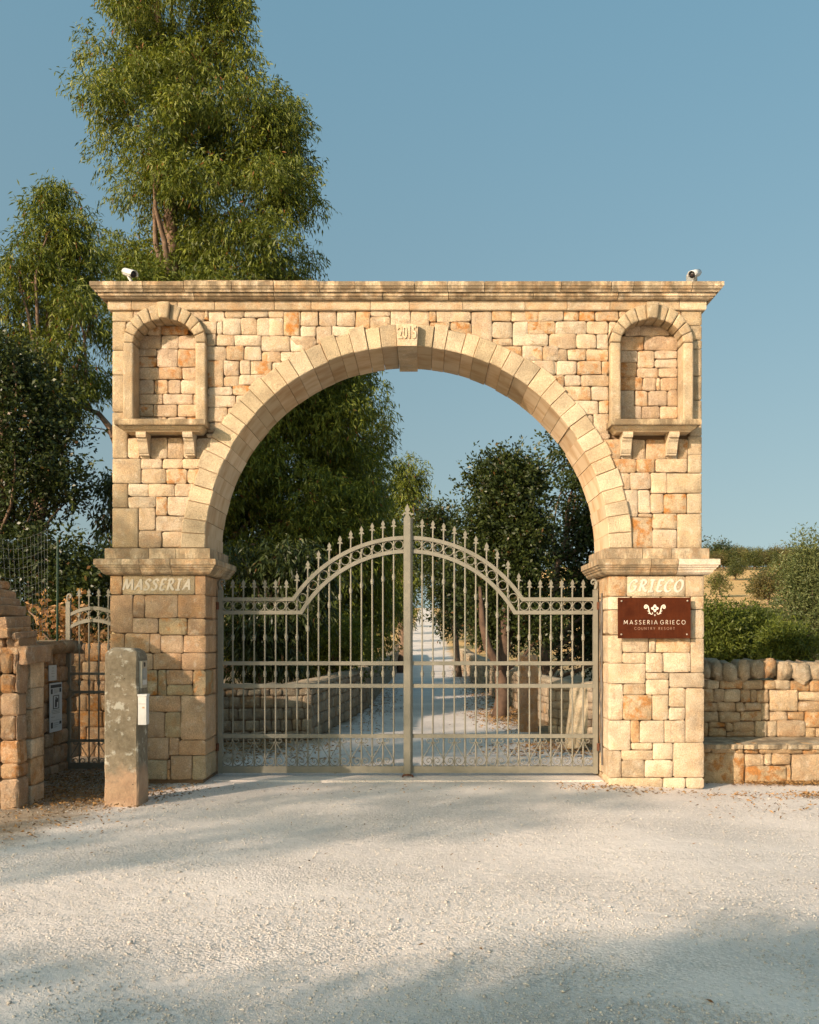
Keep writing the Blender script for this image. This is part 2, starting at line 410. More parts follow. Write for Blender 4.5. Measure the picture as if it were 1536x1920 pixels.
PAL = [(.70,.57,.42),(.73,.615,.475),(.68,.545,.39),(.75,.65,.51),(.64,.50,.355),(.71,.56,.40),(.69,.59,.46),(.66,.54,.41)]
def tint(rustp=.3, base=None, dark=1.0, pink=0.0):
    c = base or random.choice(PAL); k = random.uniform(.82,1.08)*dark
    c = [c[0]*k, c[1]*k*(1-.06*pink), c[2]*k*(1-.05*pink)]
    rust = random.uniform(.55,1.0) if random.random() < rustp else random.uniform(0,.28)
    if rust > .5: c = [c[0]*.99, c[1]*.93, c[2]*.84]
    return tuple(c), rust

def rect_w(r, Y=0.0):
    x0,y0,x1,y1 = r; x0,x1 = X(x0,Y),X(x1,Y); z1,z0 = Z(y0,Y),Z(y1,Y)
    return [(x0,z0),(x1,z0),(x1,z1),(x0,z1)]
def jit(poly, a):
    return [(x+random.uniform(-a,a), z+random.uniform(-a,a)) for x, z in poly]

# ---- zoom windows in which the stones were measured: (x origin, y origin, scale)
def conv(win, rects):
    ox, oy, s = win; return [(ox+a/s, oy+b/s, ox+c/s, oy+d/s) for a,b,c,d in rects]
WA, WB, WC, WD, WE, WF, WG = (160,480,3.84),(520,500,3.072),(1000,480,3.84),(160,840,4.8),(1060,840,4.8),(0,1060,3.84),(1080,1160,3.368)

UP_A = [(190,388,348,472),(348,388,480,472),(295,472,360,560),(190,472,295,680),(192,680,292,857),(192,857,292,1125),(200,1125,305,1458),(288,1285,400,1310),
 (680,388,860,465),(858,388,885,465),(885,388,1002,470),(1003,388,1145,445),(1145,388,1318,443),(1318,388,1430,446),(1430,388,1543,575),
 (800,468,946,562),(946,470,990,562),(990,446,1121,568),(1121,445,1236,568),(1236,446,1428,575),
 (870,562,941,646),(941,564,1073,648),(1073,568,1269,648),(1269,575,1476,688),(1476,575,1580,690),
 (870,648,1015,752),(1015,648,1146,752),(1146,648,1269,754),(1269,688,1411,762),(1411,690,1560,765),
 (880,752,997,945),(997,752,1111,864),(1111,754,1189,852),(1189,756,1345,852),(1345,764,1450,852),
 (997,864,1106,944),(1106,852,1305,930),(1305,852,1420,930),
 (880,944,1058,1004),(1058,930,1260,1004),(880,1004,1084,1087),(1084,1004,1190,1090),
 (880,1087,1028,1197),(1028,1090,1130,1197),(880,1197,1090,1274),(855,1274,1040,1312),
 (305,1310,392,1459),(392,1310,465,1459),(465,1310,596,1459),(596,1310,705,1459),(705,1310,797,1459),(797,1312,990,1459)]
UP_B = [(-50,252,35,299),(-50,299,35,399),(35,252,134,400),(134,252,238,343),(238,252,342,343),(342,252,450,343),(134,343,226,403),(226,343,314,445),(314,343,452,402),
 (450,252,535,372),(535,252,651,288),(535,288,651,372),(651,252,769,372),(769,252,876,372),(876,252,916,318),(916,252,1116,319),(876,319,996,400),(996,319,1118,440),
 (1118,256,1238,445),(1238,252,1349,316),(1349,252,1504,316),(1504,252,1620,316),(1238,316,1356,412),(1356,316,1446,456),(1446,316,1560,389),(1446,389,1560,456),
 (1150,408,1240,520),(1240,412,1356,456),(1240,456,1410,542),(1410,456,1531,542),(1531,456,1620,542),(1380,542,1480,620),(1480,542,1600,620),
 (-60,400,76,488),(76,403,226,488),(226,445,330,488),(-60,488,22,552),(22,488,96,552),(96,488,200,552)]
UP_C = [(-60,388,38,468),(38,388,219,468),(219,388,333,466),(333,388,445,466),(445,388,616,468),(616,388,820,468),(880,388,1066,500),(1066,390,1228,501),
 (-60,468,159,562),(159,466,385,560),(385,466,541,560),(541,470,610,600),(-60,562,111,648),(111,560,311,666),(311,560,458,668),(458,560,545,668),
 (-60,648,71,754),(71,648,121,754),(121,666,246,756),(246,668,382,754),(382,668,545,756),(-60,754,166,857),(166,756,316,857),(316,756,491,854),(491,756,545,854),
 (60,857,226,937),(226,857,344,937),(344,854,545,937),(150,937,416,1041),(416,937,545,1041),(270,1041,470,1140),(470,1041,545,1136),(340,1140,430,1280),(430,1136,545,1281),
 (400,1281,570,1319),(470,1319,630,1466),(630,1319,712,1466),(712,1319,811,1466),(811,1319,959,1466),(959,1319,1040,1466),(1040,1319,1113,1466),
 (1100,501,1226,606),(1120,606,1224,671),(1120,671,1224,864),(1120,864,1224,1038),(1120,1038,1222,1296),(1113,1296,1222,1436)]
SH_L = [(258,95,503,320),(503,97,694,188),(694,97,876,188),(876,95,1090,188),(503,188,729,320),(729,188,919,320),(919,188,1045,320),(260,320,386,540),(386,322,571,438),(571,322,806,438),
 (806,320,1010,440),(386,438,632,540),(632,438,743,610),(743,440,985,610),(260,540,479,901),(479,541,632,742),(632,610,960,750),(479,742,691,899),(691,750,940,899)]
SH_R = [(420,98,642,222),(642,98,809,222),(809,98,1103,222),(1103,60,1234,226),(455,222,586,374),(586,222,769,374),(769,222,913,406),(913,226,1232,408),(500,374,656,620),(656,374,766,588),
 (766,406,886,590),(886,408,1096,592),(1096,408,1232,592),(530,620,787,902),(656,588,787,622),(787,590,1011,732),(787,732,1006,903),(1008,592,1228,904)]
LO_L = [(222,1138,333,1322),(333,1138,985,1322),(985,1138,1092,1322),(222,1322,430,1664),(430,1322,536,1531),(536,1322,833,1531),(833,1322,1092,1533),(430,1531,657,1667),(657,1531,919,1685),(919,1533,1092,1685)]
LO_L2 = [(792,490,898,632),(898,490,1078,632),(1078,490,1160,632),(1160,503,1320,632),(1320,503,1492,630),(792,632,900,752),(900,632,1102,752),(1102,632,1306,752),(1306,630,1492,755),
 (792,752,1000,938),(1000,752,1135,938),(1135,752,1198,938),(1198,755,1390,860),(1198,860,1390,938),(1390,755,1492,938),(792,938,1050,1056),(1050,938,1303,1056),(1303,938,1492,1258),
 (792,1056,900,1240),(900,1056,1056,1240),(1056,1056,1186,1240),(1186,1056,1303,1240),(792,1240,1056,1400),(1056,1240,1216,1400),(1216,1240,1288,1370),(1288,1258,1492,1370),
 (792,1400,1000,1545),(1000,1400,1204,1545),(1204,1400,1227,1470),(1204,1470,1227,1545),(1227,1370,1384,1545),(1384,1370,1492,1545)]
LO_R = [(383,1148,555,1337),(555,1148,1082,1337),(1082,1148,1240,1337),(383,1337,600,1457),(600,1337,860,1457),(860,1337,1130,1457),(1130,1337,1238,1454),(383,1457,500,1683),(500,1457,820,1683),(820,1457,1130,1700),(1130,1454,1238,1716)]
LO_R2 = [(203,104,293,283),(293,100,461,214),(461,120,506,214),(506,120,724,214),(724,126,800,342),(293,214,440,283),(440,214,550,341),(550,214,724,342),(203,283,441,412),(441,341,589,384),(589,342,799,437),
 (203,412,299,642),(299,412,441,482),(441,384,588,482),(588,437,692,560),(692,437,799,782),(299,482,482,642),(482,482,588,642),(588,560,692,642),(203,642,346,834),(346,642,403,784),(403,642,558,784),(558,642,692,784),
 (346,784,487,830),(487,784,616,893),(616,782,798,1004),(203,834,288,1004),(288,830,487,894),(288,894,434,1003),(434,893,614,1003),(203,1004,551,1075),(551,1004,696,1075),(696,1004,798,1075)]

# ------------------------------------------------------------------ gateway arch
XC = X(763.5); TH = .85
HW = 3.16                                   # half width of the upper wall
LW_O = 3.175; LW_I = 2.15                   # lower pier: outer and inner half widths
SPRING = Z(1028); RI, RO = 378/175., 419/175.
arch = thing('gateway_arch', 'cream stone gateway arch with two blind niches and moulded cornice over the drive', 'archway', (XC, TH/2, 0))

# core of the upper wall: outline with arch opening, niche openings as holes
def niche_geo(cx_px):
    # ellipse quarters measured on the left niche
    return dict(cx=X(cx_px), zs=Z(646.5), wi=X(cx_px+57.8)-X(cx_px), wo=X(cx_px+77.0)-X(cx_px), hi=43.5/175, ho=71.5/175, zb=Z(798))
NICHES = [niche_geo(160+586/3.84), niche_geo(1000+841/3.84)]
rc = RI+.05
outer = [(XC-HW+.04, Z(1040)), (XC-HW+.04, Z(560)), (XC+HW-.04, Z(560)), (XC+HW-.04, Z(1040)), (XC+rc, Z(1040))]
outer += [(XC+rc*math.cos(a), SPRING+rc*math.sin(a)) for a in np.linspace(0, math.pi, 49)] + [(XC-rc, Z(1040))]
b = bmesh.new(); YC = .06
def loop(pts):
    vs_ = [b.verts.new((x, YC, z)) for x, z in pts]
    return [b.edges.new((vs_[i], vs_[(i+1)%len(vs_)])) for i in range(len(vs_))]
ed = loop(outer)
for n in NICHES:
    wm = (n['wi']+n['wo'])/2; hm = (n['hi']+n['ho'])/2
    ed += loop([(n['cx']-wm, n['zb']-.03)] + [(n['cx']-wm*math.cos(a), n['zs']+hm*math.sin(a)) for a in np.linspace(0, math.pi, 17)] + [(n['cx']+wm, n['zb']-.03)])
bmesh.ops.triangle_fill(b, use_beauty=True, use_dissolve=False, edges=ed)
ext = bmesh.ops.extrude_face_region(b, geom=b.faces[:])
bmesh.ops.translate(b, vec=(0, TH-YC-.04, 0), verts=[g for g in ext['geom'] if isinstance(g, bmesh.types.BMVert)])
bmesh.ops.recalc_face_normals(b, faces=b.faces)
me = bpy.data.meshes.new('wall_core'); b.to_mesh(me); b.free()
obj('wall_core', me, M_core, arch)
# lower pier cores
for s in (-1, 1):
    xa, xb = sorted((XC+s*(LW_O-.04), XC+s*(LW_I+.04)))
    MB().box((xa, .015, -.2), (xb, TH-.04, Z(1030))).build('pier_core', M_core, arch)

def circle_clip(poly, c, r):
    cx = sum(p[0] for p in poly)/len(poly); cz = sum(p[1] for p in poly)/len(poly)
    d = Vector((cx-c[0], cz-c[1])); 
    if d.length < 1e-6: return []
    d.normalize(); return clip(poly, (c[0]+d.x*r, c[1]+d.y*r), (d.x, d.y))
def niche_clip(poly, n):
    """cut away the niche frame's area (with a little left under its edge)"""
    cx = sum(p[0] for p in poly)/len(poly); cz = sum(p[1] for p in poly)/len(poly)
    wo, ho = n['wo']-.015, n['ho']-.015
    if cz < n['zb']-.12 or abs(cx-n['cx']) > wo+.5: return poly
    if cz > n['zs'] and cz < n['zs']+ho+.6:
        th = math.atan2((cz-n['zs'])/ho, (cx-n['cx'])/wo)
        p = (n['cx']+wo*math.cos(th), n['zs']+ho*math.sin(th)); nn = Vector((math.cos(th)/wo, math.sin(th)/ho)).normalized()
        return clip(poly, p, nn)
    if cz <= n['zs']:
        s = 1 if cx > n['cx'] else -1
        return clip(poly, (n['cx']+s*wo, 0), (s, 0))
    return poly

QUOIN_W = .17
def wall_stone(r, win_rust=.28):
    poly = rect_w(r)
    x0, x1 = min(p[0] for p in poly), max(p[0] for p in poly)
    quoin = x0 < XC-HW+.09 or x1 > XC+HW-.09
    if quoin:
        poly = [(XC-HW if p[0] < XC-HW+.09 else (XC+HW if p[0] > XC+HW-.09 else p[0]), p[1]) for p in poly]
    else: poly = jit(poly, .004)
    zt = Z(581.5)
    poly = [(x, min(z, zt)) for x, z in poly]
    poly = [(x, max(z, Z(1029))) for x, z in poly]
    if all(math.hypot(x-XC, z-SPRING) < RO for x, z in poly): return
    if min(math.hypot(x-XC, z-SPRING) for x, z in poly) < RO or min(p[1] for p in poly) < SPRING: poly = circle_clip(poly, (XC, SPRING), RO-.02)
    for n in NICHES:
        if len(poly) > 2 and poly[0][1] > n['zb']-.25: poly = niche_clip(poly, n)
    if len(poly) < 3: return
    if quoin:
        c, ru = tint(.03, random.choice([(.57,.465,.325),(.53,.43,.295),(.60,.495,.355)]))
        stone(arch, poly, depth=random.uniform(.3,.45), proud=.004, mat_=M_ashlar, col=c, rust=ru*.4, name='quoin_stone', rough=.0015, bev=.008, pillow=.002, gap=.003, tilt=.002)
    else:
        ar = abs(area(poly)); sm = random.random() < .22
        cx = sum(p[0] for p in poly)/len(poly)
        c, ru = tint(.36 if cx > XC+.6 else .2)
        stone(arch, poly, depth=.1, proud=random.uniform(-.004,.006), mat_=M_ashlar if sm else M_rubble, col=c, rust=ru, pillow=.002 if sm else .006)
for r in conv(WA, UP_A)+conv(WB, UP_B)+conv(WC, UP_C)+conv(WD, SH_L)+conv(WE, SH_R): wall_stone(r)

# sides of the upper wall, outside the quoins
def side_face(xe, s, z0, z1, ya, yb, parent, n=7, col_dark=1.0):
    z = z0
    while z < z1-.03:
        h = min(random.uniform(.18,.30), z1-z)
        if z1-z-h < .1: h = z1-z
        y = ya
        while y < yb-.02:
            w_ = min(random.uniform(.2,.35), yb-y)
            if yb-y-w_ < .12: w_ = yb-y
            c, ru = tint(.2, dark=col_dark)
            # frame so that local u runs along +y (s=+1) or -y
            if s > 0: stone(parent, [(y, z),(y+w_, z),(y+w_, z+h),(y, z+h)], (xe, 0, R(90)), .1, random.uniform(-.003,.004), M_rubble, c, ru)
            else: stone(parent, [(-y-w_, z),(-y, z),(-y, z+h),(-y-w_, z+h)], (xe, 0, R(-90)), .1, random.uniform(-.003,.004), M_rubble, c, ru)
            y += w_
        z += h
side_face(XC-HW, -1, Z(1028), Z(581), .46, TH, arch); side_face(XC+HW, 1, Z(1028), Z(581), .46, TH, arch)

# niches: back stones, frame, sill, brackets
NI_A = [(440,500,545,571),(545,500,740,570),(388,571,546,670),(546,571,671,670),(671,571,806,670),(384,670,514,726),(514,670,666,801),(666,670,808,801),(384,726,514,801),(384,801,531,891),(531,801,698,891),(698,801,808,891),
 (384,891,496,994),(496,891,596,994),(596,891,686,994),(686,891,808,994),(384,994,560,1069),(560,994,776,1069),(776,994,808,1069),(384,1069,491,1159),(491,1069,661,1159),(661,1069,808,1159),(384,1159,551,1222),(551,1159,589,1222),(589,1159,729,1222),(729,1159,808,1222)]
NI_C = [(660,500,769,576),(769,500,980,576),(618,576,797,681),(797,576,1040,681),(618,681,751,766),(751,681,871,806),(871,681,1040,741),(618,766,747,873),(871,741,1040,806),(747,806,901,876),(901,806,1040,876),(618,873,786,968),(786,876,886,968),(886,876,913,968),(913,876,1040,968),
 (618,968,729,1081),(729,968,826,1081),(826,968,965,1081),(965,968,1040,1081),(618,1081,781,1173),(781,1081,913,1173),(913,1081,1040,1173),(618,1173,751,1228),(751,1173,896,1228),(896,1173,1040,1228)]
YF, YN = -.095, .13
for n, win, rects in ((NICHES[0], WA, NI_A), (NICHES[1], WC, NI_C)):
    cx, zs, zb = n['cx'], n['zs'], n['zb']
    back = MB().box((cx-n['wo']+.02, YN+.045, zb-.06), (cx+n['wo']-.02, YN+.2, zs+n['ho']-.02)).build('niche', M_core, arch, origin=(cx, YN+.1, zb))
    for r in conv(win, rects):
        poly = jit(rect_w(r, YN), .003); c, ru = tint(.3, pink=.5, dark=.97)
        stone(back, poly, (0, YN, 0), .1, random.uniform(-.004,.006), M_rubble, c, ru)
    # jambs
    for s in (-1, 1):
        xa, xb = sorted((cx+s*n['wi'], cx+s*n['wo']))
        zsp = [zb, zb+(zs-zb)*random.uniform(.3,.45), zs] if s > 0 else [zb, zs]
        zsp = [zb, zs]
        for z0, z1 in zip(zsp, zsp[1:]):
            c, ru = tint(.0, (.55,.45,.315))
            stone(back, [(xa,z0),(xb,z0),(xb,z1-.003),(xa,z1-.003)], (0, YF, 0), YN+.04-YF, 0, M_ashlar, c, .05, 'jamb', .001, .009, .001, .001, 0)
    K = 11
    for i in range(K):
        a0, a1 = math.pi*i/K+.008, math.pi*(i+1)/K-.008
        key = i == K//2
        if key: a0 -= .015; a1 += .015
        pr = .045 if key else random.uniform(-.006,.006)
        e = lambda a, w_, h_: (cx-w_*math.cos(a), zs+h_*math.sin(a))
        am = (a0+a1)/2; xw = .012 if key else 0
        poly = [e(a0,n['wo']+xw,n['ho']+xw), e(am,n['wo']+xw,n['ho']+xw), e(a1,n['wo']+xw,n['ho']+xw), e(a1,n['wi'],n['hi']), e(am,n['wi'],n['hi']), e(a0,n['wi'],n['hi'])]
        c, ru = tint(.0, (.55,.45,.31))
        stone(back, poly, (0, YF, 0), YN+.04-YF, pr, M_ashlar, c, .1, 'voussoir', .001, .007, .001, .001, 0)
    # sill slab and moulding
    YS = -.27
    x0, x1 = cx-n['wo']-.03, cx+n['wo']+.03
    def sill(name, prof, m):
        A = [(x0+(i_), y, z) for i_, y, z in prof]; B = [(x1-(i_), y, z) for i_, y, z in prof]
        o = MB().loft(A, B).build(name, m, back, origin=(cx, YS/2, prof[0][2])); o.color = (.56,.45,.30,.15); return o
    zt = zb+.012; zm = zt-.062; zl = zm-.052
    sill('sill', [(0,.03,zt),(0,YS,zt),(-.004,YS-.006,zt-.012),(-.004,YS-.006,zm+.01),(0,YS,zm),(0,.03,zm)], M_cornice)
    sill('sill_moulding', [(.03,.03,zm-.001),(.03,YS+.03,zm-.001),(.035,YS+.035,zm-.012),(.05,YS+.055,zm-.03),(.075,YS+.085,zm-.045),(.08,YS+.09,zl),(.08,.03,zl)], M_smooth)
    for bx in ((160+415/3.84, 160+748/3.84) if n is NICHES[0] else (1000+672/3.84, 1000+1003/3.84)):
        bxw = X(bx, -.1); hwb = .052; zk = zl-.001
        prof = [(.03,zk),(YS+.09,zk),(YS+.085,zk-.03),(YS+.095,zk-.055),(YS+.125,zk-.058),(YS+.125,zk-.075),(YS+.15,zk-.10),(YS+.165,zk-.135),(YS+.175,zk-.17),(YS+.20,zk-.205),(YS+.215,zk-.215),(YS+.215,zk-.225),(.03,zk-.225)]
        o = MB().loft([(bxw-hwb,y,z) for y,z in prof],[(bxw+hwb,y,z) for y,z in prof]).build('bracket', M_smooth, back, origin=(bxw,0,zk-.1)); o.color = (.62,.53,.40,.05)

# arch ring: voussoirs that run through the whole wall
nv = 21; a_key = .049
angs = [a_key]
for i in range(nv): angs.append(angs[-1] + random.uniform(.85,1.15))
sc_ = (math.pi/2-a_key)/(angs[-1]-a_key); angsR = [a_key+(a-a_key)*sc_ for a in angs]
angs = [a_key]
for i in range(nv): angs.append(angs[-1] + random.uniform(.85,1.15))
sc_ = (math.pi/2-a_key)/(angs[-1]-a_key); angsL = [a_key+(a-a_key)*sc_ for a in angs]
def voussoir(t0, t1, yf, ri, ro, name='voussoir', yb=TH):
    g = .0009; t0 += g; t1 -= g; tm = (t0+t1)/2
    pol = lambda t, r: (XC+r*math.sin(t), SPRING+r*math.cos(t))
    out = [pol(t0,ro), pol(tm,ro+.002), pol(t1,ro), pol(t1,ri), pol(tm,ri), pol(t0,ri)]
    cx = sum(p[0] for p in out)/6; cz = sum(p[1] for p in out)/6; cv = Vector((cx,cz))
    ins = []
    for p in out:
        dlt = cv-Vector(p); ins.append(tuple(Vector(p)+dlt.normalized()*.009))
    jit_ = [random.uniform(-.003,.003) for _ in range(6)]
    V = [(x-cx, yf-jit_[i]*0, z-cz) for i,(x,z) in enumerate(ins)] + [(x-cx, yf+.008+jit_[i]*.5, z-cz) for i,(x,z) in enumerate(out)] + [(x-cx, yb, z-cz) for x,z in out]
    fs = [tuple(range(6))]
    for k in (0, 6):
        for i in range(6): j = (i+1)%6; fs.append((k+i, k+j, k+6+j, k+6+i))
    fs.append(tuple(range(12,18)))
    mb = MB(); mb.add(V, fs); o = obj(name, mb.mesh(name), M_vous, arch, loc=(cx, 0, cz))
    return o
def vous_material():
    """hammered face, sawn underside with the bedding of the stone showing"""
    m, t, b = mat('voussoir_stone'); v, oi = obj_vec(t); g = N(t, 'ShaderNodeNewGeometry')
    sp = N(t, 'ShaderNodeSeparateXYZ'); L(t, g.outputs['Normal'], sp.inputs[0])
    face = ramp(t, math_(t,'ABSOLUTE', sp.outputs[1]), .45, .7)
    c = oi.outputs['Color']
    c = mix(t, 1.0, c, ramp(t, noise(t, v, 5, 4), .3, .7, (.78,.76,.73,1), (1.15,1.14,1.1,1)), 'MULTIPLY')
    mp = N(t, 'ShaderNodeMapping'); mp.inputs['Scale'].default_value = (1.2, 3, 1.2); L(t, v, mp.inputs[0])
    bed = ramp(t, noise(t, mp.outputs[0], 1.6, 4, .6), .42, .66, (1.05,.98,.92,1), (.80,.64,.50,1))
    cs = mix(t, 1.0, oi.outputs['Color'], bed, 'MULTIPLY')
    sp2 = ramp(t, noise(t, v, 70, 3, .7), .3, .7, (.66,.63,.58,1), (1.18,1.17,1.15,1))
    cf = mix(t, .85, c, sp2, 'MULTIPLY')
    cf = mix(t, math_(t,'MULTIPLY', ramp(t, noise(t, v, 7, 5, .7), .52, .72), .4), cf, (.30,.24,.15))
    L(t, mix(t, face, cs, cf), b.inputs['Base Color']); b.inputs['Roughness'].default_value = .9; b.inputs['Specular IOR Level'].default_value = .2
    h = math_(t, 'MULTIPLY', noise(t, v, 75, 4, .65), math_(t,'ADD', math_(t,'MULTIPLY', face, .9), .1))
    n1 = bump(t, b, h, .9, .018)
    return m
M_vous = vous_material()
for s, an in ((1, angsR), (-1, angsL)):
    for a0, a1 in zip(an, an[1:]):
        t0, t1 = (a0, a1) if s > 0 else (-a1, -a0)
        o = voussoir(t0, t1, -.032+random.uniform(-.014,.012), RI+random.uniform(-.006,.006), RO+random.uniform(-.02,.022))
        c, ru = tint(0, random.choice([(.60,.485,.34),(.53,.43,.295),(.65,.54,.395),(.56,.46,.33),(.62,.49,.335)])); o.color = (*c, .1)
# keystone with the year
kz0, kz1 = SPRING+RI-.03, Z(607,-.13)
kx0, kx1, kt0, kt1 = X(745,-.13), X(781.8,-.13), X(742.5,-.13), X(784.5,-.13)
ky = -.13
pts = [(kx0,kz0),(kx1,kz0),(kt1,kz1),(kt0,kz1)]
key = MB().loft([(x,ky,z) for x,z in pts], [(x,TH+.02,z) for x,z in pts]).build('keystone', M_smooth, arch, origin=((kx0+kx1)/2, 0, kz0)); key.color = (.66,.545,.40,.05)

def text_mesh(txt, size, extrude, name, offset=0.0, spacing=1.0, shear=0.0):
    cu = bpy.data.curves.new(name, 'FONT'); cu.body = txt; cu.size = size; cu.extrude = extrude; cu.offset = offset
    cu.align_x = 'CENTER'; cu.space_character = spacing; cu.shear = shear; cu.resolution_u = 3
    o = bpy.data.objects.new(name, cu); C.objects.link(o)
    dg = bpy.context.evaluated_depsgraph_get(); me = bpy.data.meshes.new_from_object(o.evaluated_get(dg))
    bpy.data.objects.remove(o); bpy.data.curves.remove(cu); return me
def put_text(txt, x, y, z, width, height, extrude, mat_, parent, name='lettering', offset=0.0, spacing=1.0):
    me = text_mesh(txt, 1.0, 0.5, name, offset, spacing)
    co = np.empty(len(me.vertices)*3); me.vertices.foreach_get('co', co); co = co.reshape(-1,3)
    lo, hi = co.min(0), co.max(0)
    nx_ = (co[:,0]-(lo[0]+hi[0])/2)/(hi[0]-lo[0])*width; nz_ = (co[:,1]-lo[1])/(hi[1]-lo[1])*height
    ny_ = -(co[:,2]-lo[2])/(hi[2]-lo[2])*extrude+extrude*.3
    me.vertices.foreach_set('co', np.stack([nx_,ny_,nz_],-1).ravel()); me.materials.clear()
    return obj(name, me, mat_, parent, loc=(x,y,z))
o = put_text('2015', X(763.4,ky), ky, Z(635.5,ky), 35/178., 25/178., .016, M_smooth, key, 'year_numeral', .016, .92); o.color = (.64,.53,.39,0)

# cornice: frieze, bed moulding, top slab; each a row of blocks, mitred at the ends
def moulding(name, prof, x_l, x_r, yf, joints, m, parent, back=TH+.12, cols=None, ret=True, gp=.003):
    """prof: (offset from wall face, z), outer side from top to bottom; inner side is closed at offset -.12"""
    full = prof + [(-.12, prof[-1][1]), (-.12, prof[0][1])]
    xs = [None] + list(joints) + [None]; objs = []
    for i in range(len(xs)-1):
        A = []; B = []
        for o_, z in full:
            xa = x_l - o_ if xs[i] is None else xs[i]+gp
            xb = x_r + o_ if xs[i+1] is None else xs[i+1]-gp
            A.append((xa, yf-o_, z)); B.append((xb, yf-o_, z))
        xm = (A[0][0]+B[0][0])/2
        objs.append(MB().loft(A, B).build(name, m, parent, origin=(xm, yf, prof[-1][1])))
    if ret:
        for s, xe in ((-1, x_l), (1, x_r)):
            A = [(xe+s*o_, yf-o_+.002, z) for o_, z in full]; B = [(xe+s*o_, back, z) for o_, z in full]
            objs.append(MB().loft(A, B).build(name, m, parent, origin=(xe, .4, prof[-1][1])))
    for o in objs: 
        c, ru = tint(0, random.choice([(.62,.51,.36),(.68,.57,.42),(.55,.44,.30)])); o.color = (*c, .25)
    return objs
xl, xr = XC-HW, XC+HW
fr = conv(WA,[(338,0,0,0),(670,0,0,0),(935,0,0,0),(1365,0,0,0)]) + conv(WB,[(197,0,0,0),(537,0,0,0),(760,0,0,0),(1065,0,0,0),(1425,0,0,0)]) + conv(WC,[(240,0,0,0),(548,0,0,0),(840,0,0,0),(1045,0,0,0)])
frx = sorted(X(r[0]) for r in fr)
zf1, zf0 = Z(562.5,-.035), Z(581,-.035)
moulding('frieze_block', [(.03,zf1),(.036,zf1-.008),(.036,zf0+.010),(.028,zf0)], xl, xr, 0, frx, M_ashlar, arch)
zb1 = Z(547.5,-.1)
bj = [xl+.9, xl+1.75, xl+2.9, xl+3.6, xl+4.5, xl+5.4]
moulding('cornice_moulding', [(.115,zb1),(.118,zb1-.012),(.112,zb1-.042),(.098,zb1-.046),(.092,zb1-.056),(.075,zb1-.068),(.055,zb1-.074),(.045,zf1+.002)], xl, xr, 0, bj, M_cornice, arch)
zs1 = Z(527,-.18); zs0 = zb1+.002
sj = sorted(X(p) for p in (276, 352, 440, 518, 602, 668, 778, 838, 907, 1048, 1141, 1182, 1290))
moulding('cornice_slab', [(.178,zs1),(.182,zs1-.004),(.182,zs1-.045),(.172,zs1-.052),(.166,zs1-.066),(.145,zs1-.082),(.138,zs1-.098),(.122,zs0+.004),(.118,zs0)], xl, xr, 0, sj, M_cornice, arch)
MB().box((xl+.03, .03, zf0+.01), (xr-.03, TH+.06, zs1-.006)).build('cornice_core', M_core, arch)
# top course of weathered slabs
for i in range(14):
    x0 = xl-.15+ (2*HW+.3)*i/14; x1 = xl-.15+(2*HW+.3)*(i+1)/14
    mid = abs((x0+x1)/2 - X(440)) < .75
    o = MB().box((x0+.003, -.13, zs1-.03), (x1-.003, TH+.13, zs1+(.022 if mid else .004)+random.uniform(-.002,.006))).build('top_slab', M_cornice, arch, origin=((x0+x1)/2,.3,zs1)); o.color = (.5,.41,.28,.2)

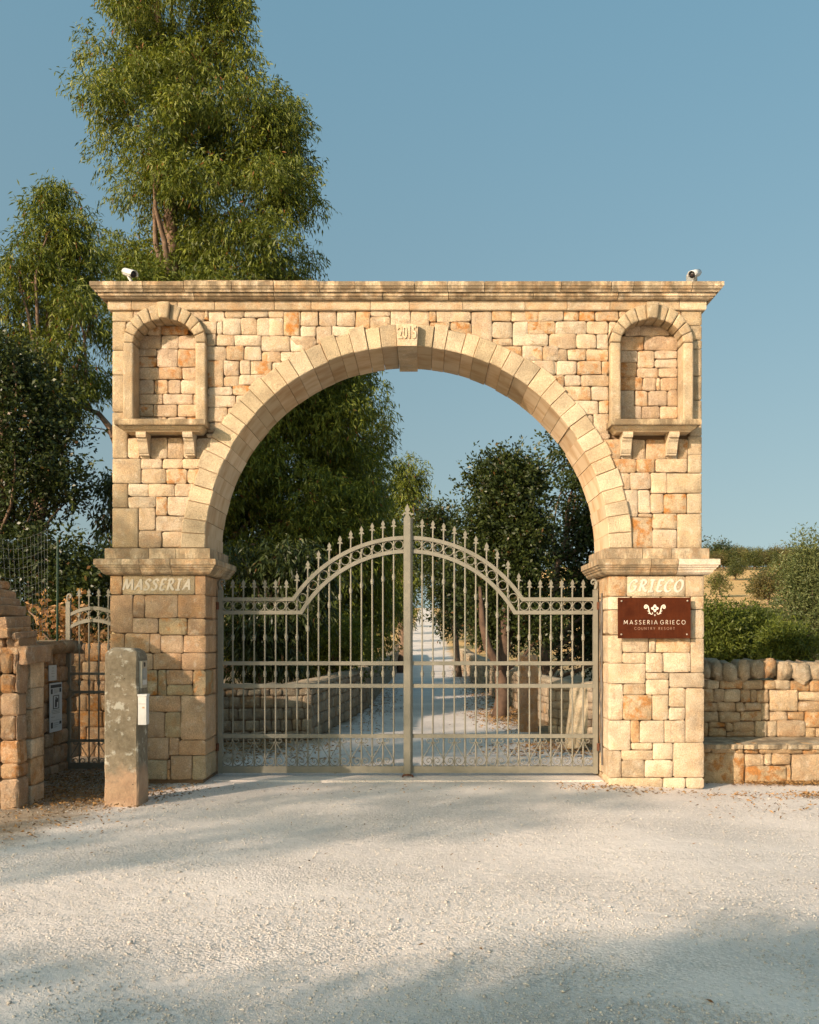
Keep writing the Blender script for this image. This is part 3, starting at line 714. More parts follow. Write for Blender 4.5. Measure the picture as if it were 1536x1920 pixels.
# imposts and lower piers
for s in (-1, 1):
    pa, pb = sorted((XC+s*HW, XC+s*(RI+.0)))            # plinth follows the shaft
    zp1, zp0 = Z(1028,-.06), Z(1047.5,-.06)
    j = (pa+(pb-pa)*.41, pa+(pb-pa)*.69) if s < 0 else (pa+(pb-pa)*.35, pa+(pb-pa)*.66)
    moulding('plinth_block', [(.055,zp1),(.06,zp1-.006),(.06,zp0+.001)], pa, pb, 0, j, M_impost, arch, back=TH+.05)
    qa, qb = sorted((XC+s*LW_O, XC+s*LW_I))
    z1 = Z(1047.5,-.17); z0 = Z(1078.5,-.05)
    j = (qa+(qb-qa)*.34, qa+(qb-qa)*.66) if s < 0 else (qa+(qb-qa)*.42, qa+(qb-qa)*.70)
    ob = moulding('impost_block', [(.125,z1),(.132,z1-.005),(.132,z1-.062),(.120,z1-.067),(.112,z1-.085),(.095,z1-.098),(.092,z1-.110),(.080,z1-.114),(.070,z1-.138),(.045,z1-.158),(.03,z0+.004),(.01,z0)], qa, qb, -.03, j, M_impost, arch, back=TH+.1)
    if s > 0: ob[2].color = (.74,.66,.56,0); ob[2].data.materials[0] = M_smooth
    rects = (conv(WD, LO_L)+[r for r in conv(WF, LO_L2)]) if s < 0 else (conv(WE, LO_R)+conv(WG, LO_R2))
    zr = []
    for r in rects:
        poly = rect_w(r, -.03)
        inner_e, outer_e = XC+s*LW_I, XC+s*LW_O
        poly = [((inner_e if abs(p[0]-inner_e) < .10 else (outer_e if abs(p[0]-outer_e) < .05 else p[0])), min(p[1], z0-.001)) for p in poly]
        xs_ = [p[0] for p in poly]; zs_ = [p[1] for p in poly]
        edge_i = any(abs(x_-inner_e) < .001 for x_ in xs_); edge_o = any(abs(x_-outer_e) < .001 for x_ in xs_)
        if not (edge_i or edge_o): poly = jit(poly, .003)
        name_block = (max(xs_)-min(xs_)) > .5 and max(zs_) > Z(1085)
        if s < 0: c, ru = tint(.42, random.choice([(.66,.47,.30),(.68,.50,.325),(.62,.44,.28),(.66,.51,.35),(.52,.47,.33)]), pink=.8)  # pinkish stone, with extra red put in for warm bounced light
        else: c, ru = tint(.17, random.choice([(.70,.57,.42),(.73,.615,.47),(.68,.55,.395)]))
        dp = random.uniform(.28,.5) if (edge_i or edge_o) else .1
        ash = edge_o or name_block or random.random() < .25
        if edge_o: c = tuple(v_*.9 for v_ in c)
        if name_block: c, ru = ((.56,.47,.33) if s < 0 else (.64,.54,.395)), .05
        st = stone(arch, poly, (0,-.03,0), dp, 0 if (edge_i or name_block) else random.uniform(-.003,.005), M_ashlar if ash else M_rubble, c, ru*(.5 if ash else 1), pillow=.0003 if name_block else (.002 if ash else .007), rough=.003, tilt=0 if name_block else .008)
        if edge_i: zr.append((min(zs_), max(zs_), dp-.03))
        if name_block: NB = poly; 
    for z0_, z1_, yb_ in zr:                                  # the reveal behind each corner stone
        y = yb_
        while y < TH-.02:
            w_ = TH-y if TH-y < .35 else random.uniform(.2,.32)
            c, ru = tint(.2, (.66,.47,.31) if s < 0 else (.60,.47,.31), pink=.6)
            xe = XC+s*LW_I
            if s < 0: stone(arch, [(y,z0_),(y+w_,z0_),(y+w_,z1_),(y,z1_)], (xe,0,R(90)), .1, 0, M_rubble, c, ru, pillow=.004)
            else: stone(arch, [(-y-w_,z0_),(-y,z0_),(-y,z1_),(-y-w_,z1_)], (xe,0,R(-90)), .1, 0, M_rubble, c, ru, pillow=.004)
            y += w_
    side_face(XC+s*LW_O, s, -.1, z0, .46, TH, arch)

# calligraphic names on the two piers
GLYPH = {'M':(1.0,[[(0,0),(.2,1)],[(.2,1),(.45,.1)],[(.45,.1),(.82,1)],[(.82,1),(.97,.0)]]),
 'A':(.78,[[(0,0),(.2,.28),(.5,1)],[(.5,1),(.76,0)],[(.2,.34),(.64,.36)]]),
 'S':(.62,[[(.62,.82),(.48,.97),(.26,.95),(.14,.78),(.22,.62),(.42,.48),(.52,.3),(.44,.08),(.22,0),(.02,.1)]]),
 'E':(.62,[[(.62,.92),(.5,1),(.18,.97)],[(.24,.98),(.12,.02)],[(.12,.02),(.45,.0),(.6,.1)],[(.18,.52),(.5,.54)]]),
 'R':(.76,[[(.10,0),(.2,.97)],[(.0,.88),(.2,1),(.45,.98),(.58,.82),(.5,.6),(.2,.5)],[(.32,.5),(.52,.18),(.78,.0)]]),
 'I':(.52,[[(.24,0),(.28,1)],[(.04,.98),(.28,1),(.52,1)],[(0,0),(.24,0),(.48,.02)]]),
 'G':(.84,[[(.74,.78),(.6,.98),(.36,.95),(.14,.7),(.06,.38),(.16,.08),(.4,0),(.64,.14),(.7,.42)],[(.46,.44),(.7,.44),(.8,.46)]]),
 'C':(.74,[[(.72,.8),(.58,.98),(.36,.95),(.14,.7),(.06,.38),(.18,.06),(.42,0),(.68,.16)]]),
 'O':(.86,[[(.44,.98),(.2,.82),(.08,.45),(.18,.1),(.44,0),(.68,.14),(.8,.52),(.7,.88),(.44,.98)]])}
def ribbon(mb, pts, y, ext, wfun):
    pts = [Vector(p) for p in pts]; k = len(pts); Lp = []; Rp = []
    for i in range(k):
        t = pts[min(i+1,k-1)]-pts[max(i-1,0)]; t.normalize(); n_ = Vector((-t.y, t.x)); hw_ = wfun(t, i/(k-1))
        Lp.append(pts[i]+n_*hw_); Rp.append(pts[i]-n_*hw_)
    mb.strip([tuple(p) for p in Lp], [tuple(p) for p in Rp], y-ext, y+.004)
def subdiv(pts, k=3):
    if len(pts) < 3: return pts
    out = []; p = [Vector(q) for q in pts]
    for i in range(len(p)-1):
        a, b_, c_, d_ = p[max(i-1,0)], p[i], p[i+1], p[min(i+2,len(p)-1)]
        for s_ in range(k):
            t = s_/k
            out.append(tuple(.5*((2*b_)+(c_-a)*t+(2*a-5*b_+4*c_-d_)*t*t+(3*b_-a-3*c_+d_)*t**3)))
    out.append(tuple(p[-1])); return out
def carve(word, x0, x1, z0, z1, y, parent, mat_):
    wsum = sum(GLYPH[c][0] for c in word) + .20*(len(word)-1); h = z1-z0; k = (x1-x0)/(wsum+.2); x = x0
    nibv = Vector((math.cos(R(35)), math.sin(R(35))))
    for c in word:
        mb = MB(); gw, strokes = GLYPH[c]; e_ = 0
        for st in strokes:
            pts = [(x + (p[0]+.20*p[1])*k, z0+p[1]*h) for p in subdiv(st)]
            e_ += .0008
            ribbon(mb, pts, y, .0012+e_, lambda t, f: h*(.045 + .075*abs(t.x*nibv.y - t.y*nibv.x)))
        mb.build('carved_letter', mat_, parent, origin=(x, y, z0)); x += (gw+.20)*k
carve('MASSERIA', X(231,-.03), X(359,-.03), Z(1106,-.03), Z(1086,-.03), -.0328, arch, M_letter)
carve('GRIECO', X(1177,-.03), X(1283,-.03), Z(1109,-.03), Z(1087.5,-.03), -.0328, arch, M_letter)
# ------------------------------------------------------------------ iron gates
def spear_mesh(name='spearhead', k=1.0):
    half = [(.008,0),(.009,.020),(.013,.022),(.026,.018),(.030,.026),(.022,.036),(.012,.040),(.011,.047),(.021,.062),(.018,.074),(.008,.094)]
    pts = [(x*k,z*k) for x,z in half]+[(0,.110*k)]+[(-x*k,z*k) for x,z in half[::-1]]
    m = MB(); m.loft([(x,-.009*k,z) for x,z in pts],[(x,.009*k,z) for x,z in pts]); return m.mesh(name)
def collar_mesh(r0=.011):
    m = MB(); m.lathe([(r0,-.034),(r0+.006,-.031),(r0+.006,-.023),(r0+.003,-.020),(r0+.010,0),(r0+.007,.018),(r0+.003,.022),(r0+.006,.026),(r0+.006,.032),(r0,.035)], 8); return m.mesh('collar', True)
SPEAR, COLLAR = spear_mesh(), collar_mesh()
def small_collar(): 
    m = MB(); m.lathe([(.011,-.016),(.016,-.013),(.016,-.004),(.019,0),(.016,.004),(.016,.013),(.011,.016)], 8); return m.mesh('ring_collar', True)
RCOL = small_collar()
def ring_mesh(r=.050, t=.006, name='ring', n=22):
    m = MB(); k = 6; V = []; fs = []
    for i in range(n):
        a = 2*math.pi*i/n
        for j in range(k):
            b_ = 2*math.pi*j/k; rr = r+t*math.cos(b_); V.append((rr*math.cos(a), 1.5*t*math.sin(b_), rr*math.sin(a)))
    for i in range(n):
        for j in range(k): fs.append((i*k+j, ((i+1)%n)*k+j, ((i+1)%n)*k+(j+1)%k, i*k+(j+1)%k))
    m.add(V, fs); return m.mesh(name, True)
RING = ring_mesh()
def scroll_mesh(h, s_px):
    big = [(-.6,1384.5),(-1.2,1391),(-9.5,1406),(-18.3,1421),(-18.8,1426.5),(-15,1432.8),(-9,1434.8),(-3.6,1431.5),(-2.4,1425.5),(-5.6,1421.2),(-10.4,1422.4),(-11.8,1426.6),(-8.8,1429.3),(-6.4,1427)]
    top = [(-.8,1391),(-3.0,1391.8),(-7.4,1393),(-11.0,1390.6),(-10.6,1386.4),(-7.2,1385.6),(-6.6,1388.6)]
    m = MB()
    for pl in (big, top):
        m.tube([(h*-p[0]*-1*s_px, 0, (1436-p[1])*s_px) for p in subdiv(pl, 3)], .0052, 5)
    return m.mesh('scroll', True)
GY_ = .5; SP = (GY_+D0)/F
SCR = {1: scroll_mesh(1, SP), -1: scroll_mesh(-1, SP)}
def arc_y(dx, r, flat): 
    return min(flat, 1266-math.sqrt(max(0, r*r-dx*dx))) if dx < r else flat
def gate_leaf(s, label):
    gx_ = lambda dx: XC + s*dx*SP
    gz = lambda py: Z(py, GY_)
    root = thing('gate_leaf', label, 'gate', (gx_(180), GY_, gz(1450)), 'the two leaves of the driveway gate')
    y0, y1 = GY_-.022, GY_+.022
    # hinge stile with scrolled top
    def boxpx(name, a, b_, c, d, ya=y0, yb=y1):
        xa, xb = sorted((gx_(a), gx_(b_)))
        return MB().box((xa,ya,gz(d)),(xb,yb,gz(c))).build(name, M_gate, root, origin=((xa+xb)/2,GY_,gz(d)))
    st = boxpx('hinge_stile', 346.8, 355.3, 1106, 1450, GY_-.03, GY_+.03)
    sx = lambda p: (gx_(p[0]), GY_, gz(p[1]))
    curl = [(351,1106),(353.6,1098),(353.5,1091),(350,1087.3),(345.4,1088.4),(344,1092.4),(346.4,1095.4),(349,1094),(348.6,1092)]
    m = MB(); m.tube([sx(p) for p in subdiv(curl,3)], [.020]*6+[.015]*6+[.010]*13, 6); m.build('stile_scroll', M_gate, st, True)
    # rails
    def rail(name, ra, rb, fa, fb, end=8.0):
        def line(r, flat):
            d0 = math.sqrt(r*r-(1266-flat)**2); pts = [(346.9,flat),(d0,flat)]
            for i in range(1, 25):
                dx = d0+(end-d0)*i/24; pts.append((dx, 1266-math.sqrt(r*r-dx*dx)))
            return [(gx_(a), gz(b_)) for a, b_ in pts]
        m = MB(); m.strip(line(ra,fa), line(rb,fb), y0, y1); m.build(name, M_gate, root, origin=(gx_(180),GY_,gz(fa)))
    e_ = 8.3 if s < 0 else 9.0
    rail('top_rail', 261, 254, 1120.3, 1127.3, e_); rail('lower_top_rail', 235.7, 228.7, 1145, 1152, e_)
    for a, b_ in ((1240,1247.2),(1282.2,1289.4),(1376.2,1383.4)): boxpx('rail', 346.9, e_, a, b_)
    boxpx('bottom_rail', 346.9, e_, 1436.2, 1449)
    # bars
    ks = [26.7+20.12*k for k in range(16)]
    for k, dx in enumerate(ks):
        yt = arc_y(dx, 261, 1120.3); yl = arc_y(dx, 228.7, 1152)
        zt = gz(yt-33+17); zb_ = gz(1437)
        m = MB(); r_ = .0092
        m.lathe([(r_,0),(r_,zt-zb_)], 8); bar = obj('bar', m.mesh('bar', False), M_gate, root, loc=(gx_(dx), GY_, zb_))
        def sub(nm, me_, zz): obj(nm, me_, M_gate, bar, loc=(gx_(dx), GY_, zz))
        sub('spearhead', SPEAR, zt-.004); sub('collar', COLLAR, gz(yl+43.5)); sub('collar', COLLAR, gz(1263.7)); sub('ring_collar', RCOL, gz((arc_y(dx,244.9,1136.2))))
        if k % 2 == 1:
            for h in (1, -1):
                obj('scroll', SCR[h], M_gate, root, loc=(gx_(dx), GY_-.012, gz(1436)))
    mids = [(ks[i]+ks[i+1])/2 for i in range(15)] + [ks[15]+9.7] + [17.0]
    for dx in mids:
        obj('ring', RING, M_gate, root, loc=(gx_(dx), GY_, gz(arc_y(dx, 244.9, 1136.2))))
    if s < 0:   # meeting post with fleur finial belongs to this leaf
        post = MB().box((gx_(8.0),GY_-.055,gz(1451)),(gx_(-6.0),GY_+.04,gz(972))).build('meeting_post', M_gate, root, origin=(XC,GY_,gz(1451)))
        MB().box((gx_(6.2),GY_-.062,gz(1450)),(gx_(-4.2),GY_-.055,gz(970))).build('cover_strip', M_gate, post)
        half = [(0.038,0),(.024,.020),(.017,.035),(.020,.045),(.034,.038),(.042,.026),(.055,.030),(.064,.036),(.060,.044),(.050,.040),(.043,.055),(.030,.064),(.014,.060),(.014,.066),(.026,.082),(.028,.094),(.020,.112),(.009,.138)]
        pts = [(a,b_) for a,b_ in half]+[(0,.160)]+[(-a,b_) for a,b_ in half[::-1]]
        zz = gz(972); m = MB(); m.loft([(XC-.006+a,GY_-.058,zz+b_) for a,b_ in pts],[(XC-.006+a,GY_-.040,zz+b_) for a,b_ in pts]); m.build('fleur_finial', M_gate, post)
    else:
        boxpx('meeting_stile', 6.2, 9.0, 971, 1450, GY_-.03, GY_+.03)
    # hinges
    for py in (1136, 1400):
        m = MB(); m.box((min(gx_(354),gx_(362)), GY_-.03, gz(py+4)), (max(gx_(354),gx_(362)), GY_+.03, gz(py-4))); m.lathe([(.018,gz(py+7)),(.018,gz(py-7))], 8, gx_(356), GY_-.035)
        m.build('hinge', M_rust, root)
    return root
gate_leaf(-1, 'grey-green iron gate leaf beside the pier reading MASSERIA, carrying the tall centre post')
gate_leaf(1, 'grey-green iron gate leaf beside the pier with the brown sign, without the centre post')
# stop on the ground under the post, threshold slab
m = MB(); m.tube([(XC-.06,GY_-.08,.005),(XC-.05,GY_-.10,.035),(XC,GY_-.11,.042),(XC+.05,GY_-.10,.035),(XC+.06,GY_-.08,.005)], .010, 6)
tag(m.build('gate_stop', M_rust), 'small dark iron stop on the ground under the gate centre post', 'gate stop')
m = MB(); m.box((XC-LW_I+.01, .18, -.05), (XC+LW_I-.01, .8, .012)); m.build('threshold', M_ground); structure(bpy.data.objects['threshold'])

# pedestrian gate behind the left pier
PY = 1.12; sp = (PY+D0)/F
pg = thing('pedestrian_gate', 'narrow grey-green iron side gate with spear tips behind the stone bollard', 'gate', (X(170,PY),PY,0))
def pbox(name, a, b_, c, d, t=.018): return MB().box((X(a,PY),PY-t,Z(d,PY)),(X(b_,PY),PY+t,Z(c,PY))).build(name, M_gate, pg, origin=(X((a+b_)/2,PY),PY,Z(d,PY)))
st = pbox('stile', 124.5, 132.5, 1128, 1443, .025)
m = MB(); m.tube([(X(a,PY),PY,Z(b_,PY)) for a,b_ in subdiv([(128,1129),(126.5,1121),(128,1115.5),(132,1114.5),(134.5,1118),(132.5,1121.5),(130.5,1119.5)],3)], .014, 6); m.build('stile_scroll', M_gate, st, True)
for a, b_, yy in ((1137,1143.5,0),(1160,1166.5,0)):
    tp = []; bt = []
    for i in range(15):
        px = 132+ (236-132)*i/14; sg = 13*((px-176)/45)**2
        tp.append((X(px,PY),Z(a+sg,PY))); bt.append((X(px,PY),Z(b_+sg,PY)))
    m = MB(); m.strip(tp, bt, PY-.018, PY+.018); m.build('arched_rail', M_gate, pg)
for a, b_ in ((1261,1265.5),(1295,1300),(1386,1391),(1430,1441)): pbox('rail', 132, 236, a, b_)
for px in (149,167.2,185.4,203.6,221.8):
    m = MB(); zb_ = Z(1432,PY); zt = Z(1121,PY); m.lathe([(.0095,0),(.0095,zt-zb_)],8)
    bar = obj('bar', m.mesh('bar'), M_gate, pg, loc=(X(px,PY),PY,zb_))
    obj('spearhead', SPEAR, M_gate, bar, loc=(X(px,PY),PY,zt)); obj('collar', COLLAR, M_gate, bar, loc=(X(px,PY),PY,Z(1213,PY))); obj('collar', COLLAR, M_gate, bar, loc=(X(px,PY),PY,Z(1280,PY)))
    obj('ring_collar', RCOL, M_gate, bar, loc=(X(px,PY),PY,Z(1152+13*((px-176)/45)**2,PY)))
    obj('ring', RING, M_gate, pg, loc=(X(px-9.1,PY),PY,Z(1152+13*((px-9.1-176)/45)**2,PY)))
for px in (149,185.4,221.8):
    for h in (1,-1): obj('scroll', SCR[h], M_gate, pg, loc=(X(px,PY),PY-.012,Z(1436,PY)))
pbox('lock_box', 126, 137, 1293, 1304, .03)

# ------------------------------------------------------------------ sign, cameras, cable
YS_ = -.10
sg = MB().box((X(1158.5,YS_),YS_-.004,Z(1197,YS_)),(X(1295,YS_),YS_+.004,Z(1120.5,YS_))).build('sign_plaque', M_corten, None, origin=(X(1227,YS_),YS_,Z(1197,YS_)))
tag(sg, 'rust brown steel sign reading MASSERIA GRIECO COUNTRY RESORT on the right pier', 'sign')
fy = YS_-.004
SANS = {'M':(.95,[[(0,0),(.08,1)],[(.08,1),(.45,.2)],[(.45,.2),(.82,1)],[(.82,1),(.9,0)]]),'A':(.8,[[(0,0),(.4,1)],[(.4,1),(.8,0)],[(.2,.3),(.6,.3)]]),
 'S':(.55,[[(.52,.85),(.36,1),(.14,.95),(.06,.76),(.2,.58),(.4,.45),(.52,.26),(.42,.05),(.2,0),(.0,.14)]]),'E':(.52,[[(.04,0),(.04,1)],[(.04,.97),(.5,.97)],[(.04,.5),(.44,.5)],[(.04,.03),(.5,.03)]]),
 'R':(.58,[[(.04,0),(.04,1)],[(.04,.97),(.34,.97),(.52,.76),(.36,.52),(.04,.5)],[(.28,.5),(.58,0)]]),'I':(.12,[[(.06,0),(.06,1)]]),
 'G':(.9,[[(.8,.8),(.55,1),(.22,.9),(.04,.5),(.2,.1),(.55,0),(.82,.2),(.86,.46)],[(.5,.46),(.88,.46)]]),'C':(.8,[[(.78,.82),(.52,1),(.2,.9),(.04,.5),(.2,.1),(.52,0),(.78,.18)]]),
 'O':(.95,[[(.48,1),(.16,.86),(.04,.5),(.16,.14),(.48,0),(.8,.14),(.92,.5),(.8,.86),(.48,1)]]),'U':(.7,[[(.04,1),(.04,.35),(.18,.04),(.5,.04),(.66,.35),(.66,1)]]),
 'N':(.75,[[(.04,0),(.04,1)],[(.04,1),(.7,0)],[(.7,0),(.7,1)]]),'T':(.6,[[(0,.97),(.6,.97)],[(.3,0),(.3,1)]]),'Y':(.7,[[(0,1),(.35,.45)],[(.7,1),(.35,.45)],[(.35,.45),(.35,0)]]),' ':(.35,[])}
def sans(txt, px0, px1, py0, py1, mat_, wd):
    gap_ = .52; tot = sum(SANS[c][0] for c in txt)+gap_*(len(txt)-1); x0_, x1_ = X(px0,YS_), X(px1,YS_); k = (x1_-x0_)/tot; z0_, z1_ = Z(py1,YS_), Z(py0,YS_); x = x0_
    for c in txt:
        m = MB(); e2 = 0
        for st in SANS[c][1]:
            e2 += .0003; ribbon(m, [(x+p[0]*k, z0_+p[1]*(z1_-z0_)) for p in subdiv(st)], fy, .002+e2, lambda t,f: wd)
        if SANS[c][1]: m.build('sign_letter', mat_, sg, origin=(x, fy, z0_))
        x += (SANS[c][0]+gap_)*k
sans('MASSERIA', 1170, 1232.5, 1163, 1170.5, M_cut, .0017); sans('GRIECO', 1238, 1285, 1163, 1170.5, M_cut, .0017)
M_dim = plain('dim_cut_letter', (.34,.20,.13), .8)
sans('COUNTRY RESORT', 1189.5, 1265, 1176, 1180.8, M_dim, .0014)
def SG(px, py): return (X(px,YS_), Z(py,YS_))
m = MB()
for s in (-1, 1):
    cx_ = 1227.8; wind = subdiv([(s*18.6,1138.0),(s*17.0,1137.0),(s*15.4,1138.2),(s*16.0,1140.2),(s*18.4,1140.2),(s*19.4,1137.6),(s*17.2,1134.6),(s*13.6,1136.2),(s*11.8,1140.5),(s*10.6,1146),(s*8.6,1150.5),(s*5.6,1151.6),(s*3.8,1149.6),(s*5.4,1148.2)],3)
    ribbon(m, [SG(cx_+a,b_) for a,b_ in wind], fy, .003, lambda t,f: (.0030+.0042*math.sin(math.pi*min(1,f*1.1)))*.9)
    for a, b_ in ((12.0,1146.4),(10.4,1150.6)):
        ribbon(m, [SG(cx_+s*a,b_), SG(cx_+s*(a+2.2),b_-1.6)], fy, .0034, lambda t,f: .004*(1-f)+.0008)
m.build('emblem_scroll', M_cut, sg)
m = MB(); K_ = 40; V = []
ro = [(1.0+.75*abs(math.cos(2*a))**1.5)*4.1 for a in np.linspace(0,2*math.pi,K_,endpoint=False)]
outp = [SG(1227.8+r_*math.sin(a), 1140.6-r_*math.cos(a)) for r_, a in zip(ro, np.linspace(0,2*math.pi,K_,endpoint=False))]
inp = [SG(1227.8+(1.3+.9*abs(math.cos(2*a)))*math.sin(a), 1140.6-(1.3+.9*abs(math.cos(2*a)))*math.cos(a)) for a in np.linspace(0,2*math.pi,K_,endpoint=False)]
m.strip(outp+[outp[0]], inp+[inp[0]], fy-.003, fy+.002); m.build('emblem_flower', M_cut, sg)
m = MB(); ribbon(m, [SG(1226,1153.4), SG(1229.6,1153.4)], fy, .003, lambda t,f: .0022); ribbon(m, [SG(1227.8,1151.4), SG(1227.8,1155.2)], fy, .0034, lambda t,f: .0022); m.build('emblem_cross', M_cut, sg)
for px, py in ((1165.5,1127),(1289,1126.5),(1165,1189.5),(1288,1189.5)):
    m = MB(); c = P(px,py,YS_)
    for i in range(1):
        prof = [(.010,0),(.010,.004),(.007,.009),(.001,.011)]
        V = [(r_*math.cos(2*math.pi*j/10), -h_, r_*math.sin(2*math.pi*j/10)) for r_,h_ in prof for j in range(10)]
        fs = [(i_*10+j, i_*10+(j+1)%10, (i_+1)*10+(j+1)%10, (i_+1)*10+j) for i_ in range(3) for j in range(10)]+[tuple(range(30,40))]
        m.add(V, fs)
    obj('bolt', m.mesh('bolt', True), M_rust if False else plain('bolt_%d'%px, (.45,.38,.30), .4, .6), sg, loc=(c.x, fy, c.z))

def cctv(px, py, Y, yaw, label):
    b0 = P(px, py, Y); root = thing('security_camera', label, 'camera', b0, 'security cameras on the cornice')
    d = Vector((math.sin(yaw), -math.cos(yaw), -.42)).normalized(); r_ = d.cross(Vector((0,0,1))).normalized(); u = r_.cross(d).normalized()
    c = b0 + Vector((0,0,.115))
    def cyl(name, a, b_, ra, rb, m_, par, arc=None, n=16):
        mb = MB(); V = []; arcs = arc or (0, 2*math.pi); full = arc is None; k = n if full else n+1
        for (pt, rr) in ((a,ra),(b_,rb)):
            for j in range(k):
                t = arcs[0]+(arcs[1]-arcs[0])*j/n; V.append(c + d*pt + r_*math.cos(t)*rr + u*math.sin(t)*rr)
        fs = [(j,(j+1)%k,k+(j+1)%k,k+j) for j in range(k if full else k-1)]
        if full: fs += [tuple(range(k)), tuple(range(k,2*k))]
        mb.add(V, fs); o = mb.build(name, m_, par, True)
        if not full:
            md = o.modifiers.new('thickness','SOLIDIFY'); md.thickness = .004
        return o
    h = cyl('housing', -.09, .075, .036, .036, M_white, root); cyl('front_ring', .075, .082, .035, .033, M_black, root); cyl('lens', .082, .085, .018, .015, M_lens, root)
    cyl('sun_shield', -.095, .105, .042, .046, M_white, root, (R(-15), R(195)))
    mb = MB(); mb.tube([b0+Vector((0,.06,-.01)), b0+Vector((0,.065,.05)), c-u*.03-d*.02], [.018,.016,.014], 8); mb.build('bracket', M_white, root, True)
    mb = MB(); mb.lathe([(.045,b0.z-.004),(.045,b0.z+.008),(.03,b0.z+.016)], 14, b0.x, b0.y+.06); mb.build('base_plate', M_grey, root)
    return root
ztop = zs1+.012
def on_top(px, Y): return VY-(ztop-EYE)*F/(Y+D0)
cctv(243, on_top(243,-.06), -.06, R(48), 'white security camera on the cornice above the left niche, in front of the tree')
cc = cctv(1303, on_top(1303,-.04), -.04, R(-38), 'white security camera at the right end of the cornice against the sky')
c = cc.location; MB().box((c.x-.05,c.y+.10,c.z-.01),(c.x+.055,c.y+.16,c.z+.155)).build('junction_box', M_grey, cc)

m = MB(); xr_ = XC+LW_I-.012
m.tube([(xr_,.28+.02*math.sin(i*1.7),Z(1110)-i*.105) for i in range(19)], .010, 5)
m.tube([(xr_-.006,.34+.03*math.sin(i*2.3),Z(1125)-i*.12) for i in range(15)], .007, 5)
tag(m.build('cable_run', M_rod), 'dark cables hanging down the inner face of the right pier beside the hinge', 'cable')

# ------------------------------------------------------------------ stone bollard with intercom and mailbox
BY = -1.34; bw = .315; x0 = X(195.5,BY); bd = .33; ztb = Z(1213,BY)
b = bmesh.new(); nz = 16
def prof_pts(z):
    k = 1.0+.012*math.sin(z*9); ch = .016
    return [(x0+ch,0),(x0+bw*k-ch,0),(x0+bw*k,ch),(x0+bw*k,bd-ch),(x0+bw*k-ch,bd),(x0+ch,bd),(x0,bd-ch),(x0,ch)]
V = []; 
zsb = list(np.linspace(-.15, ztb-.12, nz)) + [ztb-.07, ztb-.03, ztb-.004]
for i, z in enumerate(zsb):
    sh = 1.0 if i < nz else (.965,.86,.60)[i-nz]
    cxx, cyy = x0+bw/2, bd/2
    for (x_, y_) in prof_pts(z):
        xx = cxx+(x_-cxx)*sh; yy = cyy+(y_-cyy)*sh
        zz = z + (0 if i < nz else -.04*max(0,(xx-cxx)/bw))
        V.append((xx+random.uniform(-.004,.004)-x0-bw/2, BY+yy+random.uniform(-.004,.004)-BY-bd/2, zz))
K8 = 8; fs = [(i*K8+j, i*K8+(j+1)%K8, (i+1)*K8+(j+1)%K8, (i+1)*K8+j) for i in range(len(zsb)-1) for j in range(K8)] + [tuple((len(zsb)-1)*K8+j for j in range(K8))]
m = MB(); m.add(V, fs)
bol = thing('stone_bollard', 'tall weathered stone bollard with grey lichen standing before the left pier', 'bollard', (x0+bw/2, BY+bd/2, 0))
sh_ = obj('shaft', m.mesh('shaft', False), M_bollard, bol, loc=(x0+bw/2, BY+bd/2, 0))
xs_ = x0+bw
ic = thing('intercom', 'slim pale intercom panel fixed to the side of the stone bollard', 'intercom', (xs_, BY+.16, Z(1290,BY)))
za, zb_ = Z(1290,BY+.1), Z(1239,BY+.1)
MB().box((xs_-.004,BY+.05,za),(xs_+.022,BY+.22,zb_)).build('panel', plain('aluminium',(.42,.40,.33),.4,.5), ic)
MB().box((xs_+.022,BY+.075,zb_-.17),(xs_+.026,BY+.19,zb_-.07)).build('name_window', M_grey, ic)
m = MB(); m.add([(xs_+.0225+q, BY+.13+.022*math.cos(a), zb_-.035+.022*math.sin(a)) for q in (0,.004) for a in np.linspace(0,2*math.pi,10,endpoint=False)], [(j,(j+1)%10,10+(j+1)%10,10+j) for j in range(10)]+[tuple(range(10,20))]); m.build('camera_eye', M_black, ic)
MB().box((xs_+.022,BY+.075,za+.03),(xs_+.027,BY+.19,za+.075)).build('call_button', M_white, ic)
mbx = thing('mailbox', 'small white letter box hanging on the side of the stone bollard', 'mailbox', (xs_+.05, BY+.02, Z(1360,BY)))
za, zb_ = Z(1359,BY), Z(1303,BY)
MB().box((xs_+.002,BY-.005,za),(xs_+.078,BY+.085,zb_)).build('box', M_white, mbx, origin=(xs_+.05,BY+.1,za))
MB().box((xs_-.002,BY-.012,zb_-.012),(xs_+.084,BY+.09,zb_+.006)).build('lid', M_white, mbx)
MB().box((xs_+.008,BY-.008,zb_-.085),(xs_+.072,BY-.004,zb_-.081)).build('flap_seam', M_grey, mbx)
MB().box((xs_+.042,BY-.008,zb_-.125),(xs_+.062,BY-.004,zb_-.110)).build('name_tag', plain('tan_label',(.45,.28,.16),.6), mbx)

